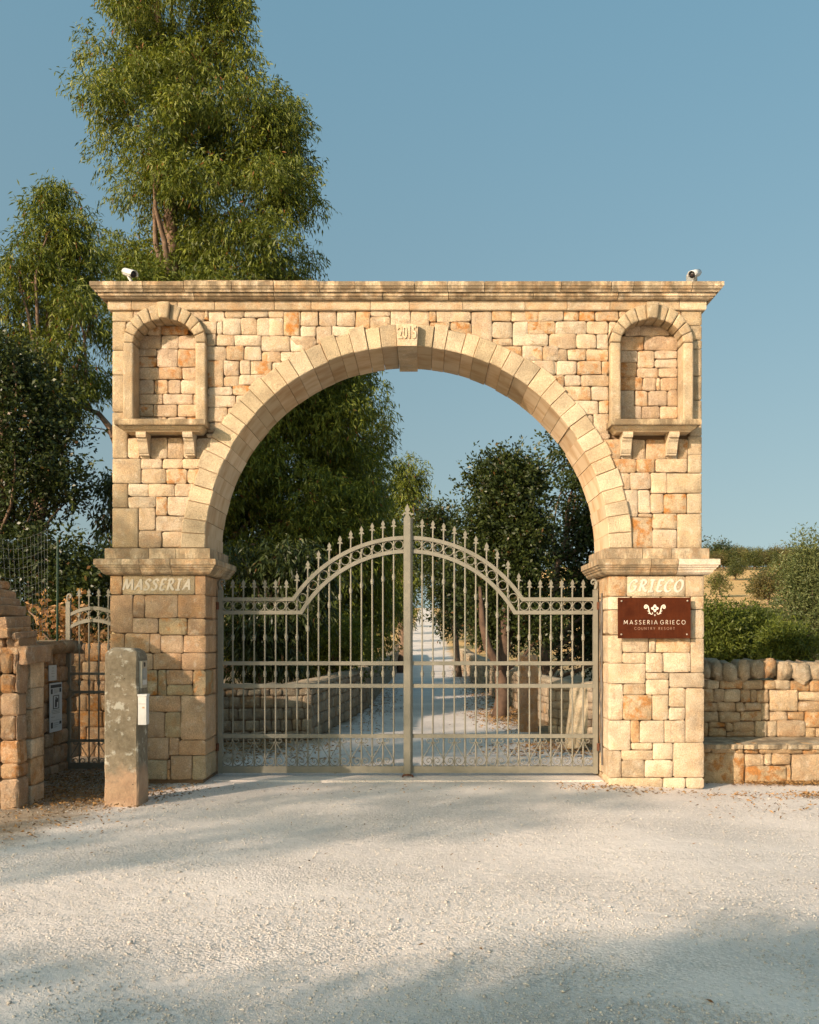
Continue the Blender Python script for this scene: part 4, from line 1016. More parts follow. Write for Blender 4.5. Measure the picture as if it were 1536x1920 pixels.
# ------------------------------------------------------------------ right: drystone wall with coping and bench
def dry_tint(): return tint(.34, random.choice([(.62,.47,.31),(.66,.52,.35),(.56,.41,.26),(.68,.56,.40),(.59,.46,.32)]))
WY, BYN = 1.05, .48
xw0 = XC+LW_O-.02
rw = thing('drystone_wall', 'low rubble stone wall with upright coping stones right of the gateway', 'wall', (5.0, WY+.25, -.06))
MB().box((xw0,WY+.05,-.3),(9.5,WY+.5,Z(1275,WY)-.02)).build('wall_core', M_core, rw)
RWALL = [(800,388,821,442),(821,388,910,442),(910,388,1053,444),(1053,388,1188,446),(1188,388,1265,448),(1265,388,1356,450),(1356,388,1481,458),(1481,390,1570,462),
 (800,442,871,530),(871,444,940,528),(940,445,1041,528),(1041,446,1104,528),(1104,448,1145,528),(1145,450,1223,532),(1225,451,1406,587),(1406,460,1580,520),(1406,520,1560,588),
 (800,530,894,587),(894,528,1012,587),(1012,528,1065,588),(1065,530,1175,582),(1175,532,1224,644),(800,587,904,656),(904,588,1041,656),(1041,583,1178,646),(1225,588,1338,646),(1338,588,1448,640),(1448,589,1580,690),
 (800,656,838,745),(838,656,946,690),(838,690,949,745),(946,656,994,714),(994,650,1132,716),(949,714,1132,745),(1132,646,1213,748),(1213,648,1273,748),(1273,640,1451,750),(1451,690,1519,755),(1519,690,1580,755)]
for r in conv(WG, RWALL):
    c, ru = dry_tint(); stone(rw, jit(rect_w(r, WY), .005), (0,WY,0), .12, random.uniform(-.006,.012), M_dry, c, ru, pillow=.012, bev=.014, rough=.006)
x = X(1548,WY); 
while x < 8.5:
    z = -.05
    w_ = random.uniform(.2,.4)
    while z < Z(1276,WY)-.05:
        h_ = min(random.uniform(.12,.24), Z(1276,WY)-z); c, ru = dry_tint()
        stone(rw, jit([(x,z),(x+w_,z),(x+w_,z+h_),(x,z+h_)],.008), (0,WY,0), .12, random.uniform(-.01,.01), M_dry, c, ru, pillow=.012, bev=.014); z += h_
    x += w_
# hidden wall foot behind the bench
def boulder(parent, name, c, rad, mat_, col, rust, sub=2, box=.86, jt=.17):
    bm_ = bmesh.new(); bmesh.ops.create_icosphere(bm_, subdivisions=sub, radius=1)
    ph = [random.uniform(0,6) for _ in range(6)]
    for v in bm_.verts:
        n_ = v.co.normalized(); mx = max(abs(n_.x),abs(n_.y),abs(n_.z))
        n_ = n_.lerp(n_/mx, box)
        k_ = 1+jt*(math.sin(2.1*n_.x+ph[0])*math.sin(2.7*n_.y+ph[1])+.6*math.sin(4.3*n_.z+ph[2]+n_.x*3)) + random.uniform(-.045,.045)
        v.co = Vector((n_.x*rad[0]*k_, n_.y*rad[1]*k_, n_.z*rad[2]*k_))
    me_ = bpy.data.meshes.new(name); bm_.to_mesh(me_); bm_.free(); me_.polygons.foreach_set('use_smooth',[True]*len(me_.polygons))
    o = obj(name, me_, mat_, parent, loc=c); o.color = (*col, rust); o.rotation_euler = (random.uniform(-.12,.12),random.uniform(-.15,.15),random.uniform(-.15,.15)); return o
def block(parent, name, c, half, mat_, col, rust, jt=.16, bev=.012, seg=1, rot=(.1,.12,.1), top=1.0):
    """angular field stone: a box with uneven corners, split edges knocked off"""
    bm_ = bmesh.new(); bmesh.ops.create_cube(bm_, size=2)
    bmesh.ops.subdivide_edges(bm_, edges=bm_.edges[:], cuts=1)
    for v in bm_.verts:
        k = top if v.co.z > .5 else 1.0
        v.co = Vector((v.co.x*half[0]*k*(1+random.uniform(-jt,jt)), v.co.y*half[1]*k*(1+random.uniform(-jt,jt)), v.co.z*half[2]*(1+random.uniform(-jt,jt))))
    bmesh.ops.bevel(bm_, geom=[e for e in bm_.edges if e.calc_face_angle(0) > .5], offset=bev, segments=seg, affect='EDGES')
    me_ = bpy.data.meshes.new(name); bm_.to_mesh(me_); bm_.free()
    if seg > 1: me_.polygons.foreach_set('use_smooth',[True]*len(me_.polygons))
    o = obj(name, me_, mat_, parent, loc=c); o.color = (*col, rust); o.rotation_euler = tuple(random.uniform(-r_,r_) for r_ in rot); return o
cops = conv(WG, [(800,265,856,384),(857,268,933,384),(935,270,1027,390),(1033,262,1112,386),(1112,266,1190,384),(1186,262,1282,386),(1276,268,1370,386),(1358,272,1486,392),(1472,280,1570,392),(1575,280,1660,392),(1665,275,1770,392),(1772,280,1860,392)])
for a, b1, c_, d_ in cops:
    x0_, x1_ = X(a,WY), X(c_,WY); z1_, z0_ = Z(b1,WY), Z(d_,WY); c, ru = tint(.12, random.choice([(.50,.42,.31),(.55,.46,.34),(.60,.50,.37)]))
    block(rw, 'coping_stone', ((x0_+x1_)/2, WY+.22, (z0_+z1_)/2+random.uniform(-.01,.01)), ((x1_-x0_)*.46, .25, (z1_-z0_)*.50), M_dry, c, ru*.5, .17, .024, 2, (.08,.12,.10), .86)
# bench
bn = thing('stone_bench', 'stone bench with grey slab seat built against the low wall', 'bench', (5.0, BYN+.2, -.07))
MB().box((xw0,BYN+.05,-.3),(9.0,WY+.02,.33)).build('bench_core', M_core, bn)
BFR = [(797,790,861,848),(861,788,1006,852),(1006,788,1066,856),(1066,790,1161,855),(1161,790,1431,852),(1431,792,1590,856),(797,848,1068,1080),(1068,855,1193,938),(1193,855,1239,930),(1239,852,1359,922),(1068,930,1334,1090),(1334,922,1363,1090),(1361,856,1600,1090)]
for r in conv(WG, BFR):
    c, ru = dry_tint(); big = (r[2]-r[0])*(r[3]-r[1]) > 2500
    stone(bn, jit(rect_w(r, BYN), .006), (0,BYN,0), .12, random.uniform(-.004,.012), M_dry, c, .9 if big and r[0] < 1400 else ru, pillow=.015, bev=.016, rough=.006)
x = xw0+.02
slabs = [xw0+.12, X(1080+1050/3.368,BYN), X(1080+1330/3.368,BYN), X(1560,BYN), 6.2, 7.4, 8.8]
for a, b1 in zip(slabs, slabs[1:]):
    pts = []; n_ = 9
    for i in range(n_+1): pts.append((a+.006+(b1-a-.012)*i/n_, BYN-.05+random.uniform(-.02,.02)))
    back = [(b1-.006, WY+.02), (a+.006, WY+.02)]
    low = [(p[0], p[1]+random.uniform(0,.012), .322) for p in pts]+[(p[0],p[1],.322) for p in back]
    top = [(p[0], p[1], .372+random.uniform(-.004,.004)) for p in pts]+[(p[0],p[1],.392) for p in back]
    m = MB(); m.loft(low, top); o = m.build('seat_slab', M_impost, bn, origin=((a+b1)/2,BYN+.2,.35)); o.color = (.47,.41,.31,.05)
x = slabs[-1]

# ------------------------------------------------------------------ left: rubble wall end, side wall with notices, back wall
LY = -1.5
lw = thing('rubble_wall_end', 'rough pinkish drystone wall end with stepped top at the left edge', 'wall', (X(0,LY)-.4, LY+.3, 0))
xe = X(36,LY)
def lt(): return tint(.3, random.choice([(.58,.43,.30),(.54,.405,.28),(.62,.48,.34),(.50,.375,.255)]), pink=1.0)
MB().box((xe-2.2,LY+.05,-.2),(xe-.05,LY+.58,1.22)).build('wall_core', M_core, lw)
MB().box((xe-2.2,LY+.10,1.2),(X(0,LY)-.06,LY+.5,1.62)).build('wall_core', M_core, lw)
LFR = [(0,1540,278,1790),(-280,1540,-5,1800),(0,1430,136,1540),(136,1430,184,1540),(184,1430,276,1540),(-200,1430,0,1540),(0,1260,278,1430),(-230,1258,0,1430),(0,1083,113,1258),(113,1083,208,1258),(208,1080,273,1258),(-180,1083,0,1258),
 (0,922,159,1085),(159,918,272,1085),(-220,922,0,1085),(0,782,108,925),(105,686,193,922),(193,684,268,918),(-190,782,0,922),(0,632,88,784),(-160,632,0,782),(88,640,128,784)]
for r in conv(WF, LFR):
    if r[0] > 30: continue
    poly = jit(rect_w(r, LY), .004); edge = r[2] > 34
    if edge: poly = [(xe if p[0] > xe-.03 else p[0], p[1]) for p in poly]
    c, ru = lt(); stone(lw, poly, (0,LY,0), random.uniform(.16,.26) if edge else .12, random.uniform(-.006,.012), M_dry, c, ru, pillow=.014, bev=.017, rough=.006)
side_face(xe, 1, -.1, 1.40, LY+.27, LY+.58, lw)
# irregular stones of the stepped top
tops = [(-40,1088,8,1104),(-40,1103,18,1119),(-40,1118,28,1138),(-40,1136,39,1156),(8,1155,47,1177),(18,1176,55,1195),(16,1193,41,1214),(40,1195,64,1216),(31,1213,72,1238),(70,1211,90,1244),
        (-30,1154,10,1181),(0,1180,11,1216),(10,1178,20,1214),(-40,1180,0,1224),(-2,1212,34,1226),(52,1184,66,1197)]
for a_, b1, c_, d_ in tops:
    a_, c_ = a_-26, c_-26
    c, ru = lt(); ys = LY+.26+random.uniform(-.05,.04)
    block(lw, 'stone', ((X(a_,LY+.1)+X(c_,LY+.1))/2, ys, (Z(b1,LY+.1)+Z(d_,LY+.1))/2), ((c_-a_)/404., .25, (d_-b1)/404.), M_dry, c, ru, .09, .010, 1, (.04,.05,.10))
# side wall with notices, running back to the side gate
SX = X(131,PY)-.02; 
sw = thing('side_wall', 'shaded drystone wall carrying the notices beside the iron side gate', 'wall', (SX-.2, .3, 0))
MB().box((SX-.5,LY+.45,-.2),(SX-.05,PY+.2,1.40)).build('wall_core', M_core, sw)
z = -.05
while z < 1.38:
    h_ = min(random.uniform(.13,.24), 1.44-z); y = LY+.5
    while y < PY+.2:
        w_ = random.uniform(.16,.36); c, ru = lt()
        stone(sw, jit([(y,z),(y+w_,z),(y+w_,z+h_),(y,z+h_)],.006), (SX,0,R(90)), .12, random.uniform(-.008,.008), M_dry, c, ru, pillow=.012, bev=.015, rough=.006); y += w_
    z += h_
y = LY+.5
while y < PY+.25:
    w_ = random.uniform(.25,.42); c, ru = lt()
    block(sw, 'coping_stone', (SX-.2, y+w_/2, 1.45), (.27, w_*.52, .075), M_dry, (c[0]*.85,c[1]*.9,c[2]*.9), 0, .14, .02, 2, (.05,.05,.05)); y += w_
# wall seen through the side gate
bwY = 2.3
bw_ = thing('back_wall', 'shaded rubble wall seen through the bars of the iron side gate', 'wall', (-4.4, bwY+.2, 0))
MB().box((-6.2,bwY+.05,-.2),(-3.35,bwY+.4,1.42)).build('wall_core', M_core, bw_)
z = -.05
while z < 1.42:
    h_ = min(random.uniform(.14,.26), 1.5-z); x = -5.6
    while x < -3.3:
        w_ = random.uniform(.16,.36); c, ru = lt()
        stone(bw_, jit([(x,z),(x+w_,z),(x+w_,z+h_),(x,z+h_)],.006), (0,bwY,0), .12, random.uniform(-.008,.008), M_dry, c, ru, pillow=.012, bev=.015); x += w_
    z += h_
# notices
def board(name, label, ya, yb, za, zb__, rows):
    xx = SX+.022
    o = MB().box((xx-.004,ya,za),(xx+.004,yb,zb__)).build(name, M_board, None, origin=(xx,(ya+yb)/2,za)); tag(o, label, 'notice')
    hgt = zb__-za; wid = yb-ya
    for (u0,u1,v0,v1,dark) in rows:
        MB().box((xx+.0045,ya+u0*wid,za+v0*hgt),(xx+.006,ya+u1*wid,za+v1*hgt)).build('printed_mark', M_print if dark else M_grey, o)
rows = [(.06,.94,.90,.965,1),(.08,.22,.78,.88,1),(.78,.92,.80,.88,1),(.3,.72,.865,.875,0),(.3,.72,.84,.85,0),(.3,.72,.815,.825,0),(.3,.6,.79,.80,0),
        (.25,.30,.47,.74,1),(.70,.75,.47,.74,1),(.25,.75,.73,.745,1),(.25,.75,.465,.48,1),(.42,.56,.50,.66,1),(.46,.54,.665,.71,1),(.56,.66,.60,.68,1),
        (.15,.85,.43,.442,0),(.15,.85,.40,.412,0),(.2,.8,.37,.382,0),(.1,.4,.30,.312,0),(.1,.9,.23,.236,0),(.08,.24,.08,.20,1),(.34,.7,.17,.182,0),(.34,.7,.13,.142,0),(.34,.6,.09,.102,0),(.78,.94,.14,.20,1)]
board('notice_board', 'large grey warning notice with pictogram on the shaded side wall', .50, .86, Z(1371,.7), Z(1280,.7), rows)
board('notice_board', 'small plain notice fixed above the large warning notice', .48, .70, Z(1276,.6), Z(1247,.6), [(.4,.6,.8,.84,0),(.35,.65,.6,.63,0),(.3,.7,.45,.48,0),(.35,.65,.25,.28,0)])
# green post and wire netting
gp = MB(); gp.tube([(X(107.5,.8),.8,Z(1215,.8)),(X(108.5,.8),.8,Z(1008,.8))], .014, 8)
tag(gp.build('fence_post', M_postgreen), 'thin dark green metal post rising above the side wall', 'post')
wn = MB(); wy = -.2
for i in range(17):
    t = i/16; xa = -30+110*t
    wn.tube([(X(xa-52+30*q*t,wy+.2*math.sin(3*t)), wy+.2*math.sin(3*t)+.1*q, Z(1000+8*math.sin(5*t)+205*q,wy)) for q in np.linspace(0,1,7)] if False else
            [(X(xa-20*(1-q)*(1-t),wy), wy+.25*math.sin(2.6*t), Z(998+10*math.sin(4*t)+205*q,wy)) for q in np.linspace(0,1,5)], .0013, 4)
for j in range(12):
    q = j/11
    wn.tube([(X(-30+110*t-20*(1-q)*(1-t),wy), wy+.25*math.sin(2.6*t), Z(998+10*math.sin(4*t)+205*q,wy)) for t in np.linspace(0,1,12)], .0011, 4)
tag(wn.build('wire_netting', M_wire), 'panel of thin wire netting above the rough wall at the left', 'wire netting')
# ------------------------------------------------------------------ inside the gate: low walls, post
def low_wall(name, label, pts, ztop, th, base=0.0, colk=1.0):
    a0 = pts[0]; root = thing(name, label, 'wall', (a0[0], a0[1], 0))
    for (ax,ay),(bx,by) in zip(pts, pts[1:]):
        ang = math.atan2(by-ay, bx-ax); Ls = math.hypot(bx-ax, by-ay); nx_, ny_ = -math.sin(ang), math.cos(ang)
        ca, sa = math.cos(ang), math.sin(ang); z_ = lambda u: float(terrain(ax+ca*u, ay+sa*u))
        core = MB(); A = [(ax+nx_*.04, ay+ny_*.04), (ax+nx_*th, ay+ny_*th)]; B = [(bx+nx_*.04, by+ny_*.04), (bx+nx_*th, by+ny_*th)]
        za, zb2 = z_(0), z_(Ls)
        core.add([(*A[0],za-.2),(*A[1],za-.2),(*A[1],za+ztop-.05),(*A[0],za+ztop-.05),(*B[0],zb2-.2),(*B[1],zb2-.2),(*B[1],zb2+ztop-.05),(*B[0],zb2+ztop-.05)], [(0,1,2,3),(4,7,6,5),(0,4,5,1),(3,2,6,7),(0,3,7,4),(1,5,6,2)])
        core.build('wall_core', M_core, root)
        zz = 0
        while zz < ztop-.08:
            h_ = min(random.uniform(.11,.2), ztop-.08-zz); u = 0
            while u < Ls-.02:
                dist = math.hypot(ax+ca*u, ay+sa*u+D0); w_ = min(random.uniform(.12,.3)*(1+max(0,dist-20)*.05), Ls-u)
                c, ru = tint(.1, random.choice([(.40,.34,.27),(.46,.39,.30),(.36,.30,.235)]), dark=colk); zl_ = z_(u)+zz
                stone(root, jit([(u,zl_),(u+w_,zl_),(u+w_,zl_+h_),(u,zl_+h_)],.008), (ax,ay,ang), .1, random.uniform(-.015,.015), M_dry, c, ru*.4, pillow=.014, bev=.016); u += w_
            zz += h_
        u = 0
        while u < Ls-.02:
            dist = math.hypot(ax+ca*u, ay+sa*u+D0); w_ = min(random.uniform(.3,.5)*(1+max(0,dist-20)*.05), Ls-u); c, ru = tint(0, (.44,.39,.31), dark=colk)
            cx_, cy_ = ax+ca*(u+w_/2)+nx_*th/2, ay+sa*(u+w_/2)+ny_*th/2
            o = boulder(root, 'coping_stone', (cx_,cy_,z_(u)+ztop-.045), (w_*.52, th*.56, .055), M_dry, c, 0, 1, .75, .05); o.rotation_euler = (0,0,ang); u += w_
    return root
low_wall('left_drive_wall', 'shaded low stone wall inside the gate, left of the drive', [(-3.6,3.9),(-1.72,4.3),(-1.25,10.5),(-1.2,26.0),(-1.25,50)], .86, .45)
low_wall('right_drive_wall', 'low stone wall running uphill along the right edge of the drive', [(1.75,40.0),(1.7,24.0),(1.75,14.0),(2.05,8.6),(2.3,6.2)], .80, .45)
low_wall('yard_wall', 'sunlit low stone wall just inside the right gate leaf', [(1.95,5.0),(3.6,4.2)], .86, .45, 0, 1.1)
pY = 5.5; 
pst = MB(); px0, px1 = X(976,pY), X(1009,pY); zt = Z(1229,pY); V = []; zs_l = list(np.linspace(-.1, zt-.03, 8))+[zt]
for i, z in enumerate(zs_l):
    k_ = 1 if i < 8 else .86
    for sx_, sy_ in ((-1,-1),(1,-1),(1,1),(-1,1)): V.append(((px0+px1)/2+sx_*(px1-px0)/2*k_+random.uniform(-.007,.007), pY+.15+sy_*.15*k_+random.uniform(-.006,.006), z))
pst.add(V, [(i*4+j, i*4+(j+1)%4, (i+1)*4+(j+1)%4, (i+1)*4+j) for i in range(8) for j in range(4)]+[(32,33,34,35)])
o = pst.build('stone_post', M_dry, origin=((px0+px1)/2,pY+.15,0)); o.color = (.46,.30,.21,.5)
tag(o, 'square pinkish stone post standing behind the right gate leaf', 'post')

# pale rough slab leaning against the yard wall
sY = 3.0; A = [(1064,1404),(1100,1402),(1108,1330),(1106,1288),(1080,1286),(1072,1330)]
m = MB(); m.loft([(X(a,sY)+random.uniform(-.01,.01), sY+(1404-b1)*.0022, Z(b1,sY)) for a,b1 in A], [(X(a,sY)+random.uniform(-.02,.02), sY+.22+(1404-b1)*.0022, Z(b1,sY)) for a,b1 in A])
o = m.build('leaning_slab', M_dry, origin=(X(1086,sY),sY+.2,0)); o.color = (.72,.62,.45,.1)
tag(o, 'pale rough stone slab leaning upright behind the right gate leaf', 'stone slab')

# ------------------------------------------------------------------ trees
def leaf_mesh(name, pos, dirs, ln, wd):
    n = len(pos); dirs = dirs/np.linalg.norm(dirs, axis=1, keepdims=True)
    rnd = NR.normal(size=(n,3)); side = np.cross(dirs, rnd); side /= np.linalg.norm(side, axis=1, keepdims=True)
    ln = ln[:,None]; wd = wd[:,None]
    sag = np.zeros((n,3)); sag[:,2] = -.12
    v = np.stack([pos, pos+dirs*ln*.45+side*wd*.5, pos+dirs*ln+sag*ln, pos+dirs*ln*.45-side*wd*.5], 1).reshape(-1,3).astype(np.float32)
    me_ = bpy.data.meshes.new(name); me_.vertices.add(4*n); me_.vertices.foreach_set('co', v.ravel())
    me_.loops.add(4*n); me_.loops.foreach_set('vertex_index', np.arange(4*n, dtype=np.int32))
    me_.polygons.add(n); me_.polygons.foreach_set('loop_start', np.arange(0,4*n,4,dtype=np.int32)); me_.polygons.foreach_set('loop_total', np.full(n,4,dtype=np.int32))
    me_.update(calc_edges=True); return me_
def blob_leaves(blobs, per, kind, lsize):
    """leaves in small twigs spread through each blob; kind 'droop' hangs, 'bush' points outward"""
    P_, D_ = [], []
    for (c, r) in blobs:
        c = np.array(c); r = np.array(r)
        ntw = max(3, int(per/9)); dv = NR.normal(size=(ntw,3)); dv /= np.linalg.norm(dv,axis=1,keepdims=True)
        rad = NR.random(ntw)**.45; tw = c + dv*r*rad[:,None]*(.86+.3*NR.random((ntw,1)))
        out = dv*np.array([1,1,.8])
        k_ = 9
        off = NR.random((ntw,k_,1))
        if kind == 'droop':
            tdir = out*.75 + np.array([0,0,-.55]) + NR.normal(0,.30,(ntw,3))
            pos = tw[:,None,:] + tdir[:,None,:]*off*lsize*2.0 + NR.normal(0, lsize*.35,(ntw,k_,3))
            dr = tdir[:,None,:]*.6 + np.array([0,0,-.55]) + NR.normal(0,.62,(ntw,k_,3))
        else:
            tdir = out*.8 + np.array([0,0,.35]) + NR.normal(0,.4,(ntw,3))
            pos = tw[:,None,:] + tdir[:,None,:]*off*lsize*3.2 + NR.normal(0, lsize*.35,(ntw,k_,3))
            dr = tdir[:,None,:]*.7 + NR.normal(0,.75,(ntw,k_,3))
        P_.append(pos.reshape(-1,3)); D_.append(dr.reshape(-1,3))
    pos = np.concatenate(P_); dr = np.concatenate(D_); n = len(pos)
    return pos, dr, lsize*NR.uniform(.65,1.3,n)
def limb_pts(a, b_, bow=.15, n=6):
    a, b_ = Vector(a), Vector(b_); L_ = (b_-a).length; off = Vector((random.uniform(-1,1),random.uniform(-1,1),random.uniform(0,.6)))*bow*L_
    return [a.lerp(b_, i/(n-1)) + off*math.sin(math.pi*i/(n-1)) + Vector((random.uniform(-1,1),random.uniform(-1,1),0))*.015*L_ for i in range(n)]
def tree(name, label, base, blobs, per, kind, lsize, wratio, mat_, bark=None, group=None, cat='tree', trunk_r=.2, top=None, limbs=14, extra=None):
    random.seed(len(label)*77+len(blobs)); base = Vector(base); root = thing(name, label, cat, base, group)
    pos, dr, ln = blob_leaves(blobs, per, kind, lsize)
    me_ = leaf_mesh('crown', pos-np.array(base), dr, ln, ln*wratio)
    obj('crown', me_, mat_, root, loc=base)
    m = MB(); zc = sorted(blobs, key=lambda q: q[0][2])
    top = Vector(top) if top is not None else Vector(np.mean([q[0] for q in zc[-max(2,len(zc)//6):]], 0))
    tp = limb_pts(base-Vector((0,0,.15)), top, .04, 9); m.tube(tp, list(np.linspace(trunk_r, trunk_r*.15, 9)), 8)
    for c, r in random.sample(blobs, min(limbs, len(blobs))):
        t = min(.85, max(.12, ((c[2]-base.z)*.75)/max(.1, top.z-base.z))); i = int(t*8); s0 = tp[i]
        m.tube(limb_pts(s0, c, .12), list(np.linspace(trunk_r*.42*(1-t*.6), .012, 6)), 5)
    if extra: extra(m)
    m.build('trunk', bark or M_bark, root, True, origin=base)
    return root
def sil_blobs(rows, Y, n, br, thick=.8, world=False, rmin=.75, out=.55, flat=1.0):
    """blob centres inside a silhouette given as rows (photo y, left x, right x) seen at depth Y, or in metres"""
    global NR
    NR = np.random.default_rng(int(n*131+br*1000+abs(Y)*7+rows[0][0]*3) % 99991)
    d = Y+D0; k = d/F
    rr = rows if world else [(Z(py,Y), X(a,Y), X(c,Y)) for py,a,c in rows]
    grow_ = .12*br; rr = [(q[0], q[1]-grow_, q[2]+grow_) for q in rr]; rr = sorted(rr); zs_ = [q[0] for q in rr]; wl = [q[1] for q in rr]; wr = [q[2] for q in rr]
    res = []; wts = np.array([max(.05,(wr[i]+wr[i+1]-wl[i]-wl[i+1])*(zs_[i+1]-zs_[i])) for i in range(len(rr)-1)]); wts /= wts.sum()
    while len(res) < n:
        i = NR.choice(len(wts), p=wts); z = NR.uniform(zs_[i], zs_[i+1]); t = (z-zs_[i])/(zs_[i+1]-zs_[i])
        l, r_ = wl[i]+(wl[i+1]-wl[i])*t, wr[i]+(wr[i+1]-wr[i])*t
        rad = br*NR.uniform(rmin,1.2); hw_ = max(.05,(r_-l)/2 - rad*.75)
        u, v = NR.uniform(-1,1,2); q = math.hypot(u,v)
        if q > 1 or NR.random() > .35+out*q: continue
        z = max(min(z, zs_[-1]-rad*.85), zs_[0]+rad*.3)
        res.append((((l+r_)/2+u*hw_, Y+v*hw_*thick, z), (rad, rad, rad*NR.uniform(.7,1.0)*flat)))
    return res

# a dense tree just outside the left edge of the view; it keeps the yard behind the gate in shade
rows = [(10.4,-12.5,-10.0),(9.4,-14,-9.2),(8,-14.5,-8.9),(6,-14.5,-8.8),(4,-14.5,-8.9),(2,-13.5,-9.4)]
tree('holm_oak', 'dense tall holm oak beyond the left edge shading the yard behind the gate', (-11.5,7,0), sil_blobs(rows, 7.0, 90, .85, 1.1, True), 420, 'bush', .17, .5, M_oak, trunk_r=.3, limbs=20)
# the tall eucalyptus behind the arch
EY = 13.5
rows = [(-230,300,350),(-150,235,410),(-60,185,455),(0,168,470),(60,156,482),(118,150,492),(150,168,565),(200,120,612),(240,126,606),(300,178,596),(350,182,608),(400,192,608),(470,180,620),(530,170,612),(600,200,620),(680,230,712),(760,250,726),(860,260,722),(960,300,742),(1060,340,752),(1150,380,745),(1230,430,700)]
bl = sil_blobs(rows, EY, 330, .60, .8) + sil_blobs([r_ for r_ in rows if r_[0] >= 600], EY, 110, .64, .8)
tree('eucalyptus_tree', 'tall eucalyptus with drooping leaves rising above the left half of the arch', (X(330,EY),EY,0), bl, 1150, 'droop', .13, .23, M_euc, trunk_r=.38, top=(X(300,EY),EY,Z(-120,EY)), limbs=34)
# second eucalyptus on the left
E2 = 7.5
rows = [(338,105,125),(360,75,130),(385,52,145),(420,38,170),(470,40,180),(520,-20,230),(580,-60,225),(640,-60,225),(700,-60,215),(760,60,205)]
bl = sil_blobs(rows, E2, 66, .38, .8)
tree('eucalyptus_tree', 'smaller eucalyptus with pale leafy top at the left edge beside the tall one', (X(60,E2),E2,0), bl, 620, 'droop', .115, .2, M_euc, trunk_r=.2, limbs=18,
     extra=lambda m: (m.tube([P(150,762,E2),P(185,775,E2),P(205,800,E2),P(225,850,E2)], [.03,.045,.06,.07], 6), m.tube([P(165,800,E2),P(195,805,E2),P(214,822,E2)], [.008,.012,.02], 5)))
# dark holm oaks at the left edge and low growth behind the side gate
O1 = 5.0
rows = [(640,-80,60),(700,-90,120),(760,-90,165),(830,-90,182),(880,-90,192),(920,-90,170),(960,-90,130),(1010,-90,110)]
bl = sil_blobs(rows, O1, 60, .40, .8)
tree('holm_oak', 'dark holm oak with dense small leaves at the left edge behind the wire netting', (X(20,O1),O1,0), bl, 560, 'bush', .075, .5, M_oak, trunk_r=.13, limbs=22)
rows = [(880,196,226),(920,172,226),(960,178,226),(1000,190,226),(1010,196,226)]
bl = sil_blobs(rows, 5.6, 9, .22, .8)
tree('holm_oak', 'small dark spray of leaves hanging close to the left pier shaft', (X(240,5.6),5.6,0), bl, 150, 'droop', .11, .3, M_oak, trunk_r=.06, limbs=6)
S1 = 4.2
rows = [(1000,-60,90),(1030,-80,120),(1060,-80,205),(1100,-80,260),(1160,-80,260),(1220,-80,260)]
bl = sil_blobs(rows, S1, 46, .36, .5)
tree('dark_shrub', 'dark evergreen shrub filling the gap above the side gate', (X(90,S1),S1,0), bl, 420, 'bush', .08, .5, M_oak, trunk_r=.06, limbs=12, cat='shrub')
rows = [(1040,150,215),(1065,130,220),(1100,120,220)]
bl = sil_blobs(rows, 6.5, 10, .3, .6)
tree('pale_shrub', 'sunlit yellow-green shrub just left of the left pier moulding', (X(180,6.5),6.5,0), bl, 380, 'bush', .08, .4, M_bush, trunk_r=.05, limbs=6, cat='shrub')
S2 = 2.9
rows = [(1128,30,80),(1150,40,200),(1180,50,210),(1215,60,210)]
bl = sil_blobs(rows, S2, 16, .16, .4)
tree('dry_leaf_shrub', 'shrub with pale orange dry leaves above the wall beside the side gate', (X(120,S2),S2,0), bl, 45, 'bush', .085, .5, M_orange, trunk_r=.04, limbs=10, cat='shrub')

# trees along the drive, seen through the arch
lf = [(905,735,775,700,800,22.0,'droop','eucalyptus further up the drive with its crown behind the centre post')]
L1 = 30.
rows = [(845,762,775),(880,745,790),(930,735,802),(990,728,800),(1060,720,792),(1120,715,786),(1165,720,782)]
bl = sil_blobs(rows, L1, 46, .75, 1.0)
tree('eucalyptus_tree', 'narrow sunlit eucalyptus further up the drive just left of the gate finial', (X(748,L1),L1,0), bl, 420, 'droop', .2, .2, M_euc, trunk_r=.2, limbs=12)
L2 = 21.
rows = [(760,690,712),(850,640,735),(950,620,742),(1050,600,752),(1130,600,760),(1200,600,748),(1250,600,715)]
bl = sil_blobs(rows, L2, 60, .7, 1.0)
tree('eucalyptus_tree', 'dark drooping eucalyptus on the left of the drive behind the left gate leaf', (X(660,L2),L2,0), bl, 480, 'droop', .18, .2, M_euc, trunk_r=.22, limbs=14)
L3 = 7.2
rows = [(1010,420,560),(1060,415,640),(1120,410,640),(1180,405,560),(1240,405,560),(1275,405,640)]
bl = sil_blobs(rows, L3, 44, .42, .7)
tree('dark_shrub', 'dark hanging shrub behind the left gate leaf above the low wall', (X(480,L3),L3,0), bl, 420, 'droop', .13, .25, M_oak, trunk_r=.09, limbs=12, cat='shrub')
rows = [(1165,570,640),(1190,560,700),(1230,540,710),(1275,540,715)]
bl = sil_blobs(rows, 9.5, 26, .30, .6)
tree('sunlit_shrub', 'sunlit yellow-green shrub behind the low wall left of the drive', (X(630,9.5),9.5,0), bl, 300, 'bush', .10, .3, M_bush, trunk_r=.05, limbs=8, cat='shrub')
R1 = 9.6
rows = [(850,960,985),(880,910,1005),(915,870,1015),(960,848,1030),(1020,838,1040),(1080,832,1050),(1130,836,1060),(1170,850,1070),(1200,870,1060)]
bl = sil_blobs(rows, R1, 92, .48, .9)
